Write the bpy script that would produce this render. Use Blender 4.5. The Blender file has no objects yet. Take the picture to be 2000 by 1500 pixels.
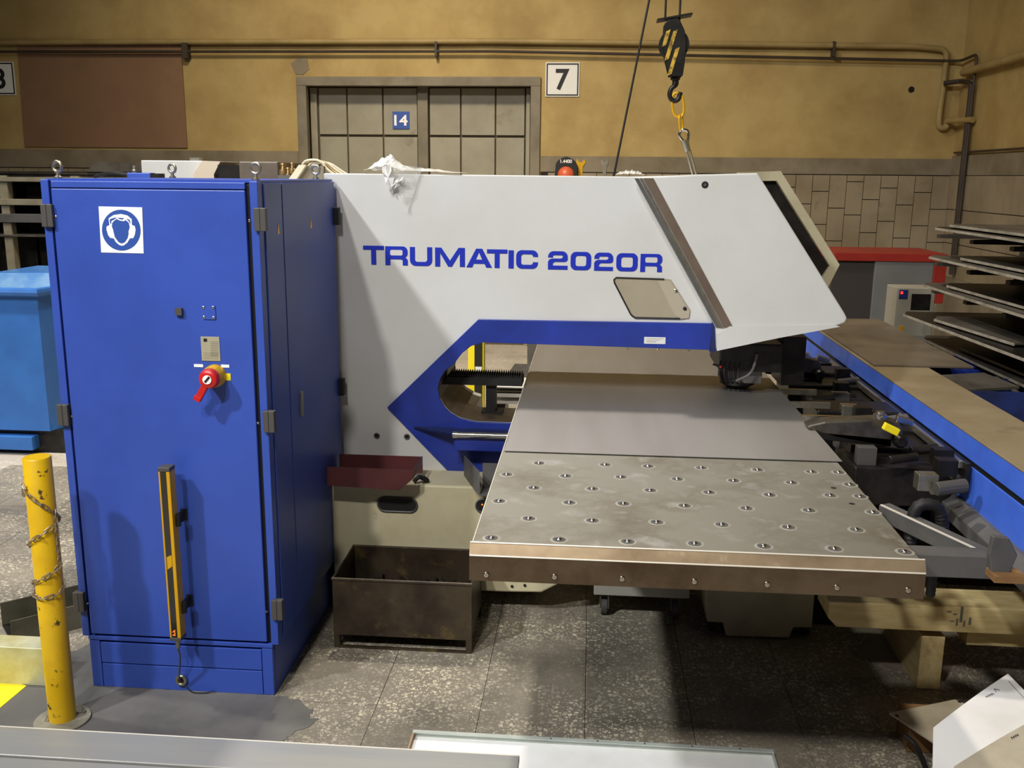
import bpy, bmesh, math, random
import numpy as np
from mathutils import Vector, Matrix
random.seed(7)
PI = math.pi
S = bpy.context.scene
COL = S.collection

# ------------------------------------------------------------------ camera
F, PITCH, YAW, ROLL, CAMH = 1876.66, 0.214276, -0.0805155, 0.00908942, 1.8
_fw = np.array([math.sin(YAW)*math.cos(PITCH), math.cos(YAW)*math.cos(PITCH), -math.sin(PITCH)])
_r0 = np.array([math.cos(YAW), -math.sin(YAW), 0.0])
_u0 = np.cross(_r0, _fw)
_r = math.cos(ROLL)*_r0 + math.sin(ROLL)*_u0
_u = -math.sin(ROLL)*_r0 + math.cos(ROLL)*_u0
CAM = np.array([0, 0, CAMH])

def U(x, y, ax, val):
    """world point on the plane  ax = val  that is seen at photo pixel x, y (survey helper)"""
    d = (x-1000)/F*_r - (y-750)/F*_u + _fw
    i = 'xyz'.index(ax)
    p = CAM + d*(val-CAM[i])/d[i]
    return (float(p[0]), float(p[1]), float(p[2]))

cd = bpy.data.cameras.new('camera')
cam = bpy.data.objects.new('camera', cd)
COL.objects.link(cam)
M4 = Matrix.Identity(4)
for i in range(3):
    M4[i][0] = _r[i]; M4[i][1] = _u[i]; M4[i][2] = -_fw[i]; M4[i][3] = CAM[i]
cam.matrix_world = M4
cd.sensor_width = 36; cd.lens = F*36/2000; cd.clip_end = 200
S.camera = cam

# ------------------------------------------------------------------ light and exposure
S.view_settings.view_transform = 'Standard'
S.view_settings.look = 'None'
S.view_settings.gamma = 1
S.view_settings.use_curve_mapping = False
S.view_settings.exposure = 0.0
W = bpy.data.worlds.new('hall_air'); S.world = W; W.use_nodes = True
W.node_tree.nodes['Background'].inputs[0].default_value = (0.95, 0.92, 0.88, 1)
W.node_tree.nodes['Background'].inputs[1].default_value = 0.032

def lamp(name, loc, target, power, size, color, size_y=None, spread=180):
    l = bpy.data.lights.new(name, 'AREA')
    l.energy = power; l.color = color; l.shape = 'RECTANGLE' if size_y else 'DISK'; l.size = size
    if size_y: l.size_y = size_y
    l.spread = math.radians(spread)      # reflector opening of the high-bay lamp
    o = bpy.data.objects.new(name, l); COL.objects.link(o)
    o.location = loc
    o.rotation_euler = (Vector(target)-Vector(loc)).to_track_quat('-Z', 'Y').to_euler()
    return o
WARM = (1.0, 0.86, 0.66); NEUT = (1.0, 0.97, 0.93); COOL = (0.96, 0.98, 1.0)
lamp('hall_lamp_rear', (-1.08, 5.6, 6.8), (-0.6, 4.6, 0), 125, 0.35, (1.0, 0.92, 0.8), None, 120)
lamp('hall_lamp_front', (-4.4, -0.9, 6.4), (-0.4, 3.4, 0.8), 106, 0.35, COOL, None, 95)
lamp('hall_lamp_front_near', (-2.4, -2.6, 6.6), (-0.4, 3.6, 0.9), 76, 0.35, NEUT, None, 95)
lamp('hall_lamp_front_centre', (-1.12, -2.4, 6.8), (-0.4, 3.6, 0.9), 50, 0.35, NEUT, None, 95)
lamp('hall_lamp_wall', (-2.2, 5.4, 6.0), (-1.3, 9.9, 0.7), 98, 0.6, WARM, None, 96)
lamp('hall_lamp_left', (-5.2, 3.6, 6.6), (-4.4, 4.6, 0), 95, 0.5, NEUT, None, 80)

# ------------------------------------------------------------------ mesh helpers
class MB:
    def __init__(s): s.b = bmesh.new()
    def poly(s, pts):
        vs = [s.b.verts.new(p) for p in pts]
        return s.b.faces.new(vs)
    def box(s, x0, y0, z0, x1, y1, z1):
        if x0 > x1: x0, x1 = x1, x0
        if y0 > y1: y0, y1 = y1, y0
        if z0 > z1: z0, z1 = z1, z0
        v = [s.b.verts.new((x, y, z)) for z in (z0, z1) for y in (y0, y1) for x in (x0, x1)]
        for f in ((0,2,3,1), (4,5,7,6), (0,1,5,4), (2,6,7,3), (0,4,6,2), (1,3,7,5)):
            s.b.faces.new([v[i] for i in f])
        return s
    def obox(s, c, ex, ey, ez):
        """oriented box: centre and three half-extent vectors"""
        c, ex, ey, ez = map(Vector, (c, ex, ey, ez))
        v = [s.b.verts.new(c+ex*a+ey*b_+ez*d) for d in (-1, 1) for b_ in (-1, 1) for a in (-1, 1)]
        for f in ((0,2,3,1), (4,5,7,6), (0,1,5,4), (2,6,7,3), (0,4,6,2), (1,3,7,5)):
            s.b.faces.new([v[i] for i in f])
        return s
    def bar(s, p0, p1, w, h, up=(0, 0, 1)):
        p0, p1 = Vector(p0), Vector(p1)
        d = (p1-p0); e = d.normalized(); upv = Vector(up)
        sd = e.cross(upv)
        if sd.length < 1e-5: sd = e.cross(Vector((1, 0, 0)))
        sd.normalize(); n = sd.cross(e)
        return s.obox((p0+p1)/2, d/2, sd*w/2, n*h/2)
    def prism(s, pts, ax, d0, d1):
        """polygon given as 2-D points in the plane across ax, extruded along ax"""
        def P(p, d):
            if ax == 'y': return (p[0], d, p[1])
            if ax == 'x': return (d, p[0], p[1])
            return (p[0], p[1], d)
        a = [s.b.verts.new(P(p, d0)) for p in pts]; b = [s.b.verts.new(P(p, d1)) for p in pts]
        n = len(pts)
        s.b.faces.new(a); s.b.faces.new(b[::-1])
        for i in range(n): s.b.faces.new((a[i], b[i], b[(i+1) % n], a[(i+1) % n]))
        return s
    def ring(s, c, a, b, r, n):
        return [s.b.verts.new(c+a*(r*math.cos(2*PI*k/n))+b*(r*math.sin(2*PI*k/n))) for k in range(n)]
    def tube(s, path, r, n=10, closed=False, cap=True):
        path = [Vector(p) for p in path]; m = len(path); rings = []
        rr = r if isinstance(r, (list, tuple)) else [r]*m
        prev = None
        for i in range(m):
            if closed: t = path[(i+1) % m]-path[i-1]
            elif i == 0: t = path[1]-path[0]
            elif i == m-1: t = path[-1]-path[-2]
            else: t = path[i+1]-path[i-1]
            t.normalize()
            if prev is None:
                a = t.cross(Vector((0, 0, 1)))
                if a.length < 1e-3: a = t.cross(Vector((1, 0, 0)))
            else:
                a = prev-t*prev.dot(t)
            a.normalize(); prev = a
            rings.append(s.ring(path[i], a, t.cross(a), rr[i], n))
        for i in range(m if closed else m-1):
            A, B = rings[i], rings[(i+1) % m]
            for k in range(n): s.b.faces.new((A[k], A[(k+1) % n], B[(k+1) % n], B[k]))
        if cap and not closed:
            s.b.faces.new(rings[0][::-1]); s.b.faces.new(rings[-1])
        return s
    def cyl(s, p0, p1, r, n=20, r1=None):
        return s.tube([p0, p1], [r, r if r1 is None else r1], n)
    def lathe(s, c, ax, prof, n=24):
        """prof: list of (radius, offset along ax)"""
        c = Vector(c); ax = Vector(ax).normalized()
        a = ax.cross(Vector((0, 0, 1)))
        if a.length < 1e-3: a = Vector((1, 0, 0))
        a.normalize(); b = ax.cross(a)
        R_ = [s.ring(c+ax*h, a, b, max(r, 1e-4), n) for r, h in prof]
        for A, B in zip(R_, R_[1:]):
            for k in range(n): s.b.faces.new((A[k], A[(k+1) % n], B[(k+1) % n], B[k]))
        s.b.faces.new(R_[0][::-1]); s.b.faces.new(R_[-1])
        return s
    def torus(s, c, ax, R_, r, n=24, m=10):
        c = Vector(c); ax = Vector(ax).normalized()
        a = ax.cross(Vector((0, 0, 1)))
        if a.length < 1e-3: a = Vector((1, 0, 0))
        a.normalize(); b = ax.cross(a)
        return s.tube([c+a*R_*math.cos(2*PI*k/n)+b*R_*math.sin(2*PI*k/n) for k in range(n)], r, m, True)
    def open_box(s, x0, y0, z0, x1, y1, z1, t):
        """tray with walls of thickness t, open at the top"""
        s.box(x0, y0, z0, x1, y1, z0+t)
        s.box(x0, y0, z0+t, x1, y0+t, z1); s.box(x0, y1-t, z0+t, x1, y1, z1)
        s.box(x0, y0+t, z0+t, x0+t, y1-t, z1); s.box(x1-t, y0+t, z0+t, x1, y1-t, z1)
        return s

WL = {}   # world location of every object built
def put(o, mb, mat, parent=None, smooth=False, bevel=0.0, seg=2):
    b = mb.b
    bmesh.ops.recalc_face_normals(b, faces=b.faces)
    lo = Vector((min(v.co.x for v in b.verts), min(v.co.y for v in b.verts), min(v.co.z for v in b.verts)))
    hi = Vector((max(v.co.x for v in b.verts), max(v.co.y for v in b.verts), max(v.co.z for v in b.verts)))
    c = (lo+hi)/2
    if parent is None: c.z = lo.z
    for v in b.verts: v.co -= c
    me = bpy.data.meshes.new(o)
    b.to_mesh(me); b.free()
    if mat: me.materials.append(mat)
    if smooth:
        for p in me.polygons: p.use_smooth = True
        try: me.set_sharp_from_angle(angle=math.radians(40))
        except Exception: pass
    ob = bpy.data.objects.new(o, me); COL.objects.link(ob)
    if parent is not None:
        ob.parent = parent; ob.location = c-WL[parent.name]
    else: ob.location = c
    WL[ob.name] = c
    if bevel:
        m = ob.modifiers.new('bevel', 'BEVEL'); m.width = bevel; m.segments = seg; m.limit_method = 'ANGLE'
        m.angle_limit = math.radians(40)
    return ob
def thing(name, label, cat, loc, group=None):
    o = bpy.data.objects.new(name, None); COL.objects.link(o); o.location = loc
    o.empty_display_size = 0.05
    WL[o.name] = Vector(loc)
    return tag(o, label, cat, group)
def tag(o, label, cat, group=None):
    o['label'] = label; o['category'] = cat
    if group: o['group'] = group
    return o
def struct(o): o['kind'] = 'structure'; return o
def part(o, label): o['label'] = label; return o
def dup(src, delta, parent=None):
    """copy of one object moved by delta in world space, sharing its mesh"""
    c = src.copy(); COL.objects.link(c)
    w = WL[src.name]+Vector(delta)
    par = parent if parent is not None else src.parent
    c.parent = par
    c.location = w-(WL[par.name] if par else Vector((0, 0, 0)))
    WL[c.name] = w
    return c
def dup_thing(src, delta, label=None):
    r = dup(src, delta)
    if label: r['label'] = label
    for ch in [o for o in COL.objects if o.parent == src]:
        k = dup(ch, delta, r)
        for g in [o for o in COL.objects if o.parent == ch]: dup(g, delta, k)
    return r

# ------------------------------------------------------------------ materials
def lin(c):
    if isinstance(c, str): c = [int(c[i:i+2], 16) for i in (0, 2, 4)]
    return tuple(((v/255)/12.92 if v/255 <= 0.04045 else ((v/255+0.055)/1.055)**2.4) for v in c)+(1,)
def mat(name, c1, c2=None, scale=6.0, rough=0.5, metal=0.0, spec=0.5, lo=0.4, hi=0.65, c3=None, s3=1.5, lo3=.5, hi3=.7,
        stretch=None, bump=0.0, bscale=80, rvar=0.0, emit=0.0, alpha=None, coat=0.0):
    m = bpy.data.materials.new(name); m.use_nodes = True
    nt = m.node_tree; N = nt.nodes; L = nt.links
    bs = N['Principled BSDF']
    bs.inputs['Roughness'].default_value = rough
    bs.inputs['Metallic'].default_value = metal
    bs.inputs['Specular IOR Level'].default_value = spec
    bs.inputs['Base Color'].default_value = lin(c1)
    if coat: bs.inputs['Coat Weight'].default_value = coat; bs.inputs['Coat Roughness'].default_value = .15
    if emit:
        bs.inputs['Emission Color'].default_value = lin(c1); bs.inputs['Emission Strength'].default_value = emit
    if alpha is not None: bs.inputs['Alpha'].default_value = alpha
    geo = N.new('ShaderNodeNewGeometry')
    vec = geo.outputs['Position']
    if stretch:
        mp = N.new('ShaderNodeMapping'); mp.inputs['Scale'].default_value = stretch
        L.new(vec, mp.inputs[0]); vec = mp.outputs[0]
    def noise(sc, det=6):
        n = N.new('ShaderNodeTexNoise'); n.inputs['Scale'].default_value = sc; n.inputs['Detail'].default_value = det
        n.inputs['Roughness'].default_value = .6
        L.new(vec, n.inputs['Vector']); return n.outputs['Fac']
    def ramp(fac, a, b):
        r = N.new('ShaderNodeMapRange'); r.inputs[1].default_value = a; r.inputs[2].default_value = b
        L.new(fac, r.inputs[0]); return r.outputs[0]
    def mix(fac, A, B):
        x = N.new('ShaderNodeMix'); x.data_type = 'RGBA'
        L.new(fac, x.inputs[0])
        for sck, v in ((6, A), (7, B)):
            if isinstance(v, tuple): x.inputs[sck].default_value = v
            else: L.new(v, x.inputs[sck])
        return x.outputs[2]
    col = lin(c1); f = None
    if c2:
        f = ramp(noise(scale), lo, hi); col = mix(f, col, lin(c2))
    if c3:
        f3 = ramp(noise(s3), lo3, hi3); col = mix(f3, col, lin(c3))
    if not isinstance(col, tuple): L.new(col, bs.inputs['Base Color'])
    if rvar and f is not None:
        r = N.new('ShaderNodeMapRange'); r.inputs[3].default_value = rough; r.inputs[4].default_value = rough+rvar
        L.new(f, r.inputs[0]); L.new(r.outputs[0], bs.inputs['Roughness'])
    if bump:
        bp = N.new('ShaderNodeBump'); bp.inputs['Strength'].default_value = bump; bp.inputs['Distance'].default_value = .004
        L.new(noise(bscale, 3), bp.inputs['Height']); L.new(bp.outputs[0], bs.inputs['Normal'])
    return m

def terrazzo(name, base, dark, chip, grime_lo, grime_hi, chip_amt=.38):
    m = bpy.data.materials.new(name); m.use_nodes = True
    nt = m.node_tree; N = nt.nodes; L = nt.links; bs = N['Principled BSDF']
    geo = N.new('ShaderNodeNewGeometry'); vec = geo.outputs['Position']
    oi = N.new('ShaderNodeObjectInfo')
    def noise(sc, det=6):
        n = N.new('ShaderNodeTexNoise'); n.inputs['Scale'].default_value = sc; n.inputs['Detail'].default_value = det
        n.inputs['Roughness'].default_value = .65
        L.new(vec, n.inputs['Vector']); return n.outputs['Fac']
    def rng(f, a, b, c=0., d=1.):
        r = N.new('ShaderNodeMapRange'); L.new(f, r.inputs[0])
        for i, v in zip((1, 2, 3, 4), (a, b, c, d)): r.inputs[i].default_value = v
        return r.outputs[0]
    def math_(op, a, b):
        n = N.new('ShaderNodeMath'); n.operation = op
        for i, v in enumerate((a, b)):
            if isinstance(v, (int, float)): n.inputs[i].default_value = v
            else: L.new(v, n.inputs[i])
        return n.outputs[0]
    def mix(fac, A, B):
        x = N.new('ShaderNodeMix'); x.data_type = 'RGBA'; L.new(fac, x.inputs[0])
        for sck, v in ((6, A), (7, B)):
            if isinstance(v, tuple): x.inputs[sck].default_value = v
            else: L.new(v, x.inputs[sck])
        return x.outputs[2]
    wn_ = N.new('ShaderNodeTexNoise'); wn_.inputs['Scale'].default_value = 70; L.new(vec, wn_.inputs['Vector'])
    wm = N.new('ShaderNodeVectorMath'); wm.operation = 'MULTIPLY_ADD'; L.new(wn_.outputs['Color'], wm.inputs[0])
    wm.inputs[1].default_value = (.014, .014, .014); L.new(vec, wm.inputs[2])
    def chips(sc, amt, d0, d1):
        vo = N.new('ShaderNodeTexVoronoi'); vo.inputs['Scale'].default_value = sc; L.new(wm.outputs[0], vo.inputs['Vector'])
        sep = N.new('ShaderNodeSeparateColor'); L.new(vo.outputs['Color'], sep.inputs[0])
        return math_('MULTIPLY', math_('MULTIPLY', rng(vo.outputs['Distance'], d0, d1), rng(sep.outputs[0], 1-amt, 1-amt+.02)), rng(sep.outputs[1], 0, 1, .35, 1.))
    wear = rng(noise(2.6), .38, .6, .15, 1.)
    chipf = math_('MULTIPLY', math_('MAXIMUM', chips(60, chip_amt, .5, .36), chips(125, chip_amt+.1, .5, .38)), wear)
    g = rng(noise(1.4, 8), grime_lo, grime_hi)
    tone = rng(oi.outputs['Random'], 0, 1, 0, .28)
    c = mix(tone, lin(base), lin(dark))
    c = mix(math_('MULTIPLY', g, .85), c, lin(dark))
    c = mix(math_('MULTIPLY', chipf, rng(g, 0, 1, 1., .35)), c, lin(chip))
    L.new(c, bs.inputs['Base Color'])
    L.new(rng(noise(5), .3, .7, .38, .7), bs.inputs['Roughness'])
    bp = N.new('ShaderNodeBump'); bp.inputs['Strength'].default_value = .25; bp.inputs['Distance'].default_value = .003
    L.new(noise(60, 4), bp.inputs['Height']); L.new(bp.outputs[0], bs.inputs['Normal'])
    return m

CAB = mat('blue_cabinet_paint', '3451ad', '304ba2', 3, rough=.42, bump=.08, bscale=220)
BLUE = mat('blue_machine_paint', '22389a', '1c2f82', 5, rough=.42)
DBLUE = mat('dark_blue_paint', '1a2c66', '141f48', 8, rough=.5)
LBLUE = mat('light_blue_paint', '4a76ea', '426ad8', 5, rough=.4)
SKIP = mat('skip_blue_paint', '2f6ab4', '2a5fa6', 4, rough=.5)
SKIPIN = mat('skip_inner_worn', '4d84c0', '6f9cc8', 7, rough=.5)
WHITE = mat('white_machine_paint', 'd2d2cf', 'cbcac5', 2, rough=.38)
CREAM = mat('cream_base_paint', 'cfc7a6', 'bdb28e', 3, rough=.5, c3='9a8d6c', s3=11, lo3=.66, hi3=.8)
CREAMD = mat('cream_trolley_paint', 'b9b092', 'a59b7c', 5, rough=.5)
STEEL = mat('worn_table_steel', 'a5a297', '766d5c', 4.5, rough=.55, metal=.92, lo=.46, hi=.74, rvar=.12, c3='b5b2ac', s3=9, lo3=.55, hi3=.7)
STEELE = mat('table_edge_steel', 'a08c70', '7a664f', 7, rough=.5, metal=.7, lo=.4, hi=.7, c3='b5a184', s3=16, lo3=.6, hi3=.75)
STEELD = mat('apron_steel_darkened', '7a6a58', '60503f', 7, rough=.38, metal=.85, c3='94846c', s3=5, lo3=.6, hi3=.8)  # base darkened: the apron's reflection of the dark floor put into colour
BRIGHT = mat('pale_edge_line', 'efe8d8', rough=.35, metal=.3)  # near-white colour for thin strips laid along edges
SHEET = mat('clean_sheet_steel', 'b6b3b0', 'aaa6a1', 3, rough=.52, metal=1.0, stretch=(1, .15, 1))
CHROME = mat('bright_steel', 'd0cec8', rough=.18, metal=1.0)
ZINC = mat('zinc_plated_steel', 'b5b0a0', 'a09a8a', 30, rough=.35, metal=.9)
GREYM = mat('grey_painted_metal', '5a5855', '4d4b49', 8, rough=.5)
DARK = mat('dark_grey_plastic', '4a4744', rough=.5)
BLACK = mat('black_rubber', '141312', rough=.6)
BLACKM = mat('oily_black_metal', '1c1a18', '2c2824', 14, rough=.4, metal=.4)
BIN = mat('oily_brown_steel', '4a3f30', '2e251c', 6, rough=.45, metal=.35, c3='6e5c34', s3=10, lo3=.58, hi3=.75)
MAROON = mat('maroon_paint', '5a2a2a', '4a2224', 6, rough=.5)
YEL = mat('yellow_post_paint', 'dcb20e', 'cfa312', 9, rough=.42, c3='4a3c1c', s3=21, lo3=.635, hi3=.67, bump=.1, bscale=30)
YELP = mat('yellow_profile', 'dba712', rough=.38, metal=.25)
YELB = mat('bright_yellow', 'f0dc1c', rough=.5)
RED = mat('red_plastic', 'c4201c', rough=.35)
REDP = mat('red_machine_paint', '94281e', '86231a', 4, rough=.45)
ORANGE = mat('orange_plastic', 'd2603a', rough=.4)
PAPER = mat('white_paper', 'e6e3dc', 'dad6cd', 4, rough=.8)
PAPERG = mat('stained_paper', 'b9af98', 'a3967c', 5, rough=.8)
WSIGN = mat('white_sign_plate', 'dcdcd8', rough=.5)
SIGNW = mat('white_sticker', 'f2f2f0', rough=.5)
INK = mat('black_ink', '0f0f0f', rough=.6)
INKG = mat('grey_ink', '6c675e', rough=.7)
BLUEINK = mat('blue_lettering', '1b2fae', rough=.4)
BLUESIGN = mat('blue_sign_ink', '2b4fa0', rough=.5)
PLATE = mat('type_plate_metal', 'b8b298', rough=.4, metal=.3)
WOOD = mat('cream_timber', 'd8c48e', 'c2a972', 3, rough=.65, stretch=(2, 14, 14), c3='6e5a38', s3=14, lo3=.68, hi3=.76)
WOODL = mat('cream_timber_long', 'cfbb88', 'baa26e', 3, rough=.65, stretch=(14, 2, 14), c3='6e5a38', s3=14, lo3=.68, hi3=.76)
WOODO = mat('raw_wood_block', '8f6a3c', '755430', 5, rough=.7)
GALV = mat('galvanised_sheet', 'c6cdc6', 'b5bdb6', 8, rough=.42, metal=.35)
TRAYW = mat('white_tray_paint', 'e8e8e6', 'dcdcd6', 4, rough=.5)
RAIL = mat('brushed_grey_sheet', '9a9b9a', 'a5a39b', 2, rough=.4, metal=.3, stretch=(.4, 6, 1), c3='a59a80', s3=1.2, lo3=.5, hi3=.7)
BROWNB = mat('brown_board', '86664a', '7c5e44', 2, rough=.75)
OCHRE = mat('ochre_wall_paint', 'b29a62', 'a08650', 1.9, rough=.75, c3='806638', s3=1.1, lo3=.5, hi3=.95, bump=.1, bscale=40)
BAND = mat('grey_plaster_band', '857a66', '70654f', 2.4, rough=.8, c3='5a5244', s3=3.2, lo3=.62, hi3=.75)
TILE = mat('grey_wall_tile', '968870', '84765e', 2.2, rough=.4, c3='6c5d46', s3=5, lo3=.62, hi3=.78)
GROUT = mat('dark_grout', '241d16', rough=.9)
PIPEM = mat('painted_pipe', 'a08a58', '8c7848', 3, rough=.6)
PIPED = mat('dark_pipe', '3c3022', '2c2318', 5, rough=.6)
DOORM = mat('grey_green_gate', '96917e', '8a8472', 3, rough=.6, c3='6a6252', s3=4, lo3=.62, hi3=.8)
FRAMEM = mat('grey_gate_frame', '7d7462', '6a6150', 4, rough=.65)
GATEGAP = mat('brown_gate_gap', '5a5040', rough=.9)  # brown backing colour that shows between the gate panels
CABLEW = mat('cream_hose', 'd6cdb4', rough=.5)
BRASS = mat('brass_fitting', 'a58a5c', rough=.35, metal=.8)
TRANS = mat('thin_plastic_film', 'f4f4f2', 'e4e4e0', 20, rough=.2, alpha=.82)
TRANS2 = mat('clear_plastic_film', 'd8d8d4', rough=.15, alpha=.4)
GLASSP = mat('tinted_window_acrylic', 'a59b86', '9a907b', 4, rough=.25)
GLASSD = mat('dark_sensor_window', '2a2824', rough=.12)
GLOWO = mat('orange_glow', 'ff5a14', emit=4)
LEDR = mat('red_led', 'ff2020', emit=4)
BEAMB = mat('dusty_brown_cover', '9a8a6e', '867558', 2.5, rough=.5, metal=.2, c3='5c4a34', s3=4, lo3=.6, hi3=.78)
RACK = mat('dark_rack_steel', '4c453c', '3a342d', 6, rough=.6, metal=.3)
RACKS = mat('offcut_sheet_steel', '6c665c', '4c4740', 5, rough=.45, metal=.5)
RACKC = mat('cream_rack_beam', '8f8770', '7c745e', 5, rough=.6)
MOTOR = mat('rusty_yellow_motor', '8c6a30', '5e4420', 14, rough=.6)
TERR = terrazzo('terrazzo_tile', '857d6e', '423e38', 'd8cfb4', .46, .68)
FLOORB = terrazzo('terrazzo_floor_far', 'b4aa9a', '7c7466', 'dcd6c6', .55, .8, .3)
CONC = mat('smooth_dirty_concrete', '5e5c58', '4e4c49', 3, rough=.6, c3='75726c', s3=1.2, lo3=.5, hi3=.75, bump=.3, bscale=12)

# ------------------------------------------------------------------ structure: floor
mb = MB(); mb.box(-12, -3, -.25, 5, 11, -.012)
floor = struct(put('floor', mb, mat('floor_joint', '3a352e', rough=.9)))
P_ = 0.36; GX, GY = -0.34, 2.97
protos = []
nt_ = 0
mbf = MB()                                             # tiles too far away to pick apart: one slab with its top at floor level
XT0, XT1, YT0, YT1 = GX-9*P_, GX+10*P_, GY-2*P_, GY+7*P_
mbf.box(-12, YT1, -.02, 3.6, 11, 0); mbf.box(-12, -3, -.02, XT0, YT1, 0); mbf.box(XT1, -3, -.02, 5, YT1, 0)
mbf.box(XT0, -3, -.02, XT1, YT0, 0)
put('floor_screed', mbf, FLOORB, floor)
for k in range(4):
    mb = MB(); mb.box(-P_/2+.002, -P_/2+.002, -.02, P_/2-.002, P_/2-.002, 0)
    protos.append(mb)
first = None
for iy in range(-2, 7):
    for ix in range(-9, 10):
        cx, cy = GX+(ix+.5)*P_, GY+(iy+.5)*P_
        if cy < GY+.0 and cx < GX-P_*1.0 and cx > -2.6 and iy == -1 and ix <= -3: continue
        dz = -random.random()*.0015
        if first is None:
            mb = MB(); mb.box(cx-P_/2+.001, cy-P_/2+.001, -.02, cx+P_/2-.001, cy+P_/2-.001, 0)
            first = put('floor_tile', mb, TERR, floor); fc = (cx, cy)
        else:
            dup(first, (cx-fc[0], cy-fc[1], dz))
base_ = [(GX-7*P_, GY-P_), (GX-1.75*P_, GY-P_), (GX-1.6*P_, GY-.3), (GX-1.72*P_, GY-.22), (GX-1.5*P_, GY-.12), (GX-1.66*P_, GY-.03), (GX-1.9*P_, GY+.03), (GX-3*P_, GY+.035), (GX-3.7*P_, GY+.06), (GX-3.9*P_, GY+.3), (GX-4.3*P_, GY+.36), (GX-4.8*P_, GY+.1), (GX-5.6*P_, GY+.02), (GX-7*P_, GY-.002)]
jag = []
for k, (a, b) in enumerate(zip(base_, base_[1:]+base_[:1])):
    n = 1 if k in (0, len(base_)-1) else 7
    for t in range(n):
        w_ = .014*(1 if t else .3) if n > 1 else 0
        jag.append((a[0]+(b[0]-a[0])*t/n+random.uniform(-w_, w_), a[1]+(b[1]-a[1])*t/n+random.uniform(-w_, w_)))
mb = MB(); mb.prism(jag, 'z', -.02, .0004)
part(put('concrete_patch', mb, CONC, floor), 'smooth dark concrete repair in front of the blue cabinet')
mb = MB(); mb.prism([(-2.6, 2.75), (-1.98, 2.75), U(52, 1340, 'z', 0)[:2], (-2.6, 3.15)], 'z', 0, .002)
part(put('floor_marking', mb, YELB, floor), 'bright yellow painted floor marking')

# ------------------------------------------------------------------ structure: walls
YW, XW = 10.0, 3.512
DX0, DX1, DZ1 = U(583, 200, 'y', YW)[0], U(1054, 200, 'y', YW)[0], U(820, 150, 'y', YW)[2]
mb = MB()
mb.box(-12, YW, 0, DX0, YW+.3, 8.2); mb.box(DX1, YW, 0, XW+.3, YW+.3, 8.2); mb.box(DX0, YW, DZ1, DX1, YW+.3, 8.2)
wall = struct(put('wall_back', mb, OCHRE))
mb = MB(); mb.box(XW, -1, 0, XW+.3, YW, 8.2)
wallr = struct(put('wall_right', mb, OCHRE))
ZB1, ZB0 = 2.02, 1.835
mb = MB(); mb.box(-12, YW-.012, ZB0, DX0-.02, YW, ZB1); mb.box(DX1+.02, YW-.012, ZB0, XW, YW, ZB1-.03)
part(put('plaster_band', mb, BAND, wall), 'grey plaster band between ochre paint and tiles')
mb = MB(); mb.box(XW-.012, -1, ZB0, XW, YW, ZB1)
put('plaster_band', mb, BAND, wallr)
mb = MB(); mb.box(-6.8, YW-.006, 1.25, DX0-.02, YW, ZB0); mb.box(DX1+.02, YW-.006, .62, XW, YW, ZB0)
put('tile_bedding', mb, GROUT, wall)
mb = MB(); mb.box(-12, YW-.012, 0, -6.8, YW, ZB0); mb.box(-6.8, YW-.012, 0, DX0-.02, YW, 1.25); mb.box(DX1+.02, YW-.012, 0, XW, YW, .62)
part(put('wall_dado', mb, BAND, wall), 'plain grey plaster below the tiles')
mb = MB(); mb.box(XW-.006, 7.83, .86, XW, YW, ZB0)
put('tile_bedding', mb, GROUT, wallr)
mb = MB(); mb.box(XW-.012, -1, 0, XW, 7.83, ZB0); mb.box(XW-.012, 7.83, 0, XW, YW, .86)
part(put('wall_dado', mb, BAND, wallr), 'plain grey plaster beside the tiles')
TW, TH = .165, .325
tp = None
def tiles_col(x0, i, zlow, n):
    global tp
    off = (0, .5, .12, .62, .27, .8)[i % 6]*TH
    z = ZB0-.006; h = TH-off if off else TH
    while z > zlow:
        zz = z-h
        if tp is None or abs(h-TH) > .01:
            mb = MB(); mb.box(x0, YW-.014, zz+.004, x0+TW-.006, YW-.004, z-.004)
            o = put('tile', mb, TILE, wall)
            if abs(h-TH) < .01: tp = o
        else:
            o = dup(tp, (x0+TW/2-.003-WL[tp.name].x, 0, (z+zz)/2-WL[tp.name].z))
        z = zz; h = TH
x = XW-TW-.01; i = 0
while x > DX1+.03: tiles_col(x, i, .75 if x > .3 else 1.5, 4); x -= TW; i += 1
x = DX0-.03-TW
while x > -6.6: tiles_col(x, i, 1.65, 2); x -= TW; i += 1
tp2 = None
for i in range(12):
    for k in range(3):
        y = YW-.17-TW*i
        z1 = ZB0-.006-.325*k-(0 if i % 2 else .0)
        if tp2 is None:
            mb = MB(); mb.box(XW-.014, y, z1-.317, XW-.004, y+TW-.006, z1)
            tp2 = put('tile', mb, TILE, wallr); r2 = (y, z1)
        else: dup(tp2, (0, y-r2[0], z1-r2[1]))

q = U(1780, 175, 'y', YW); mb = MB(); mb.lathe((q[0], YW-.002, q[2]), (0, 1, 0), [(.028, 0), (.035, .004)], 9); part(put('wall_stain', mb, BLACKM, wall), 'small dark hole in the ochre wall')
q = [U(px, py, 'y', YW) for px, py in ((568, 124), (583, 113), (600, 112), (604, 135), (592, 146), (578, 145))]
mb = MB(); mb.prism([(p_[0], p_[2]) for p_ in q], 'y', YW-.006, YW+.001); part(put('plaster_patch', mb, BAND, wall), 'rough grey plaster patch above the gate corner')

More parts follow.
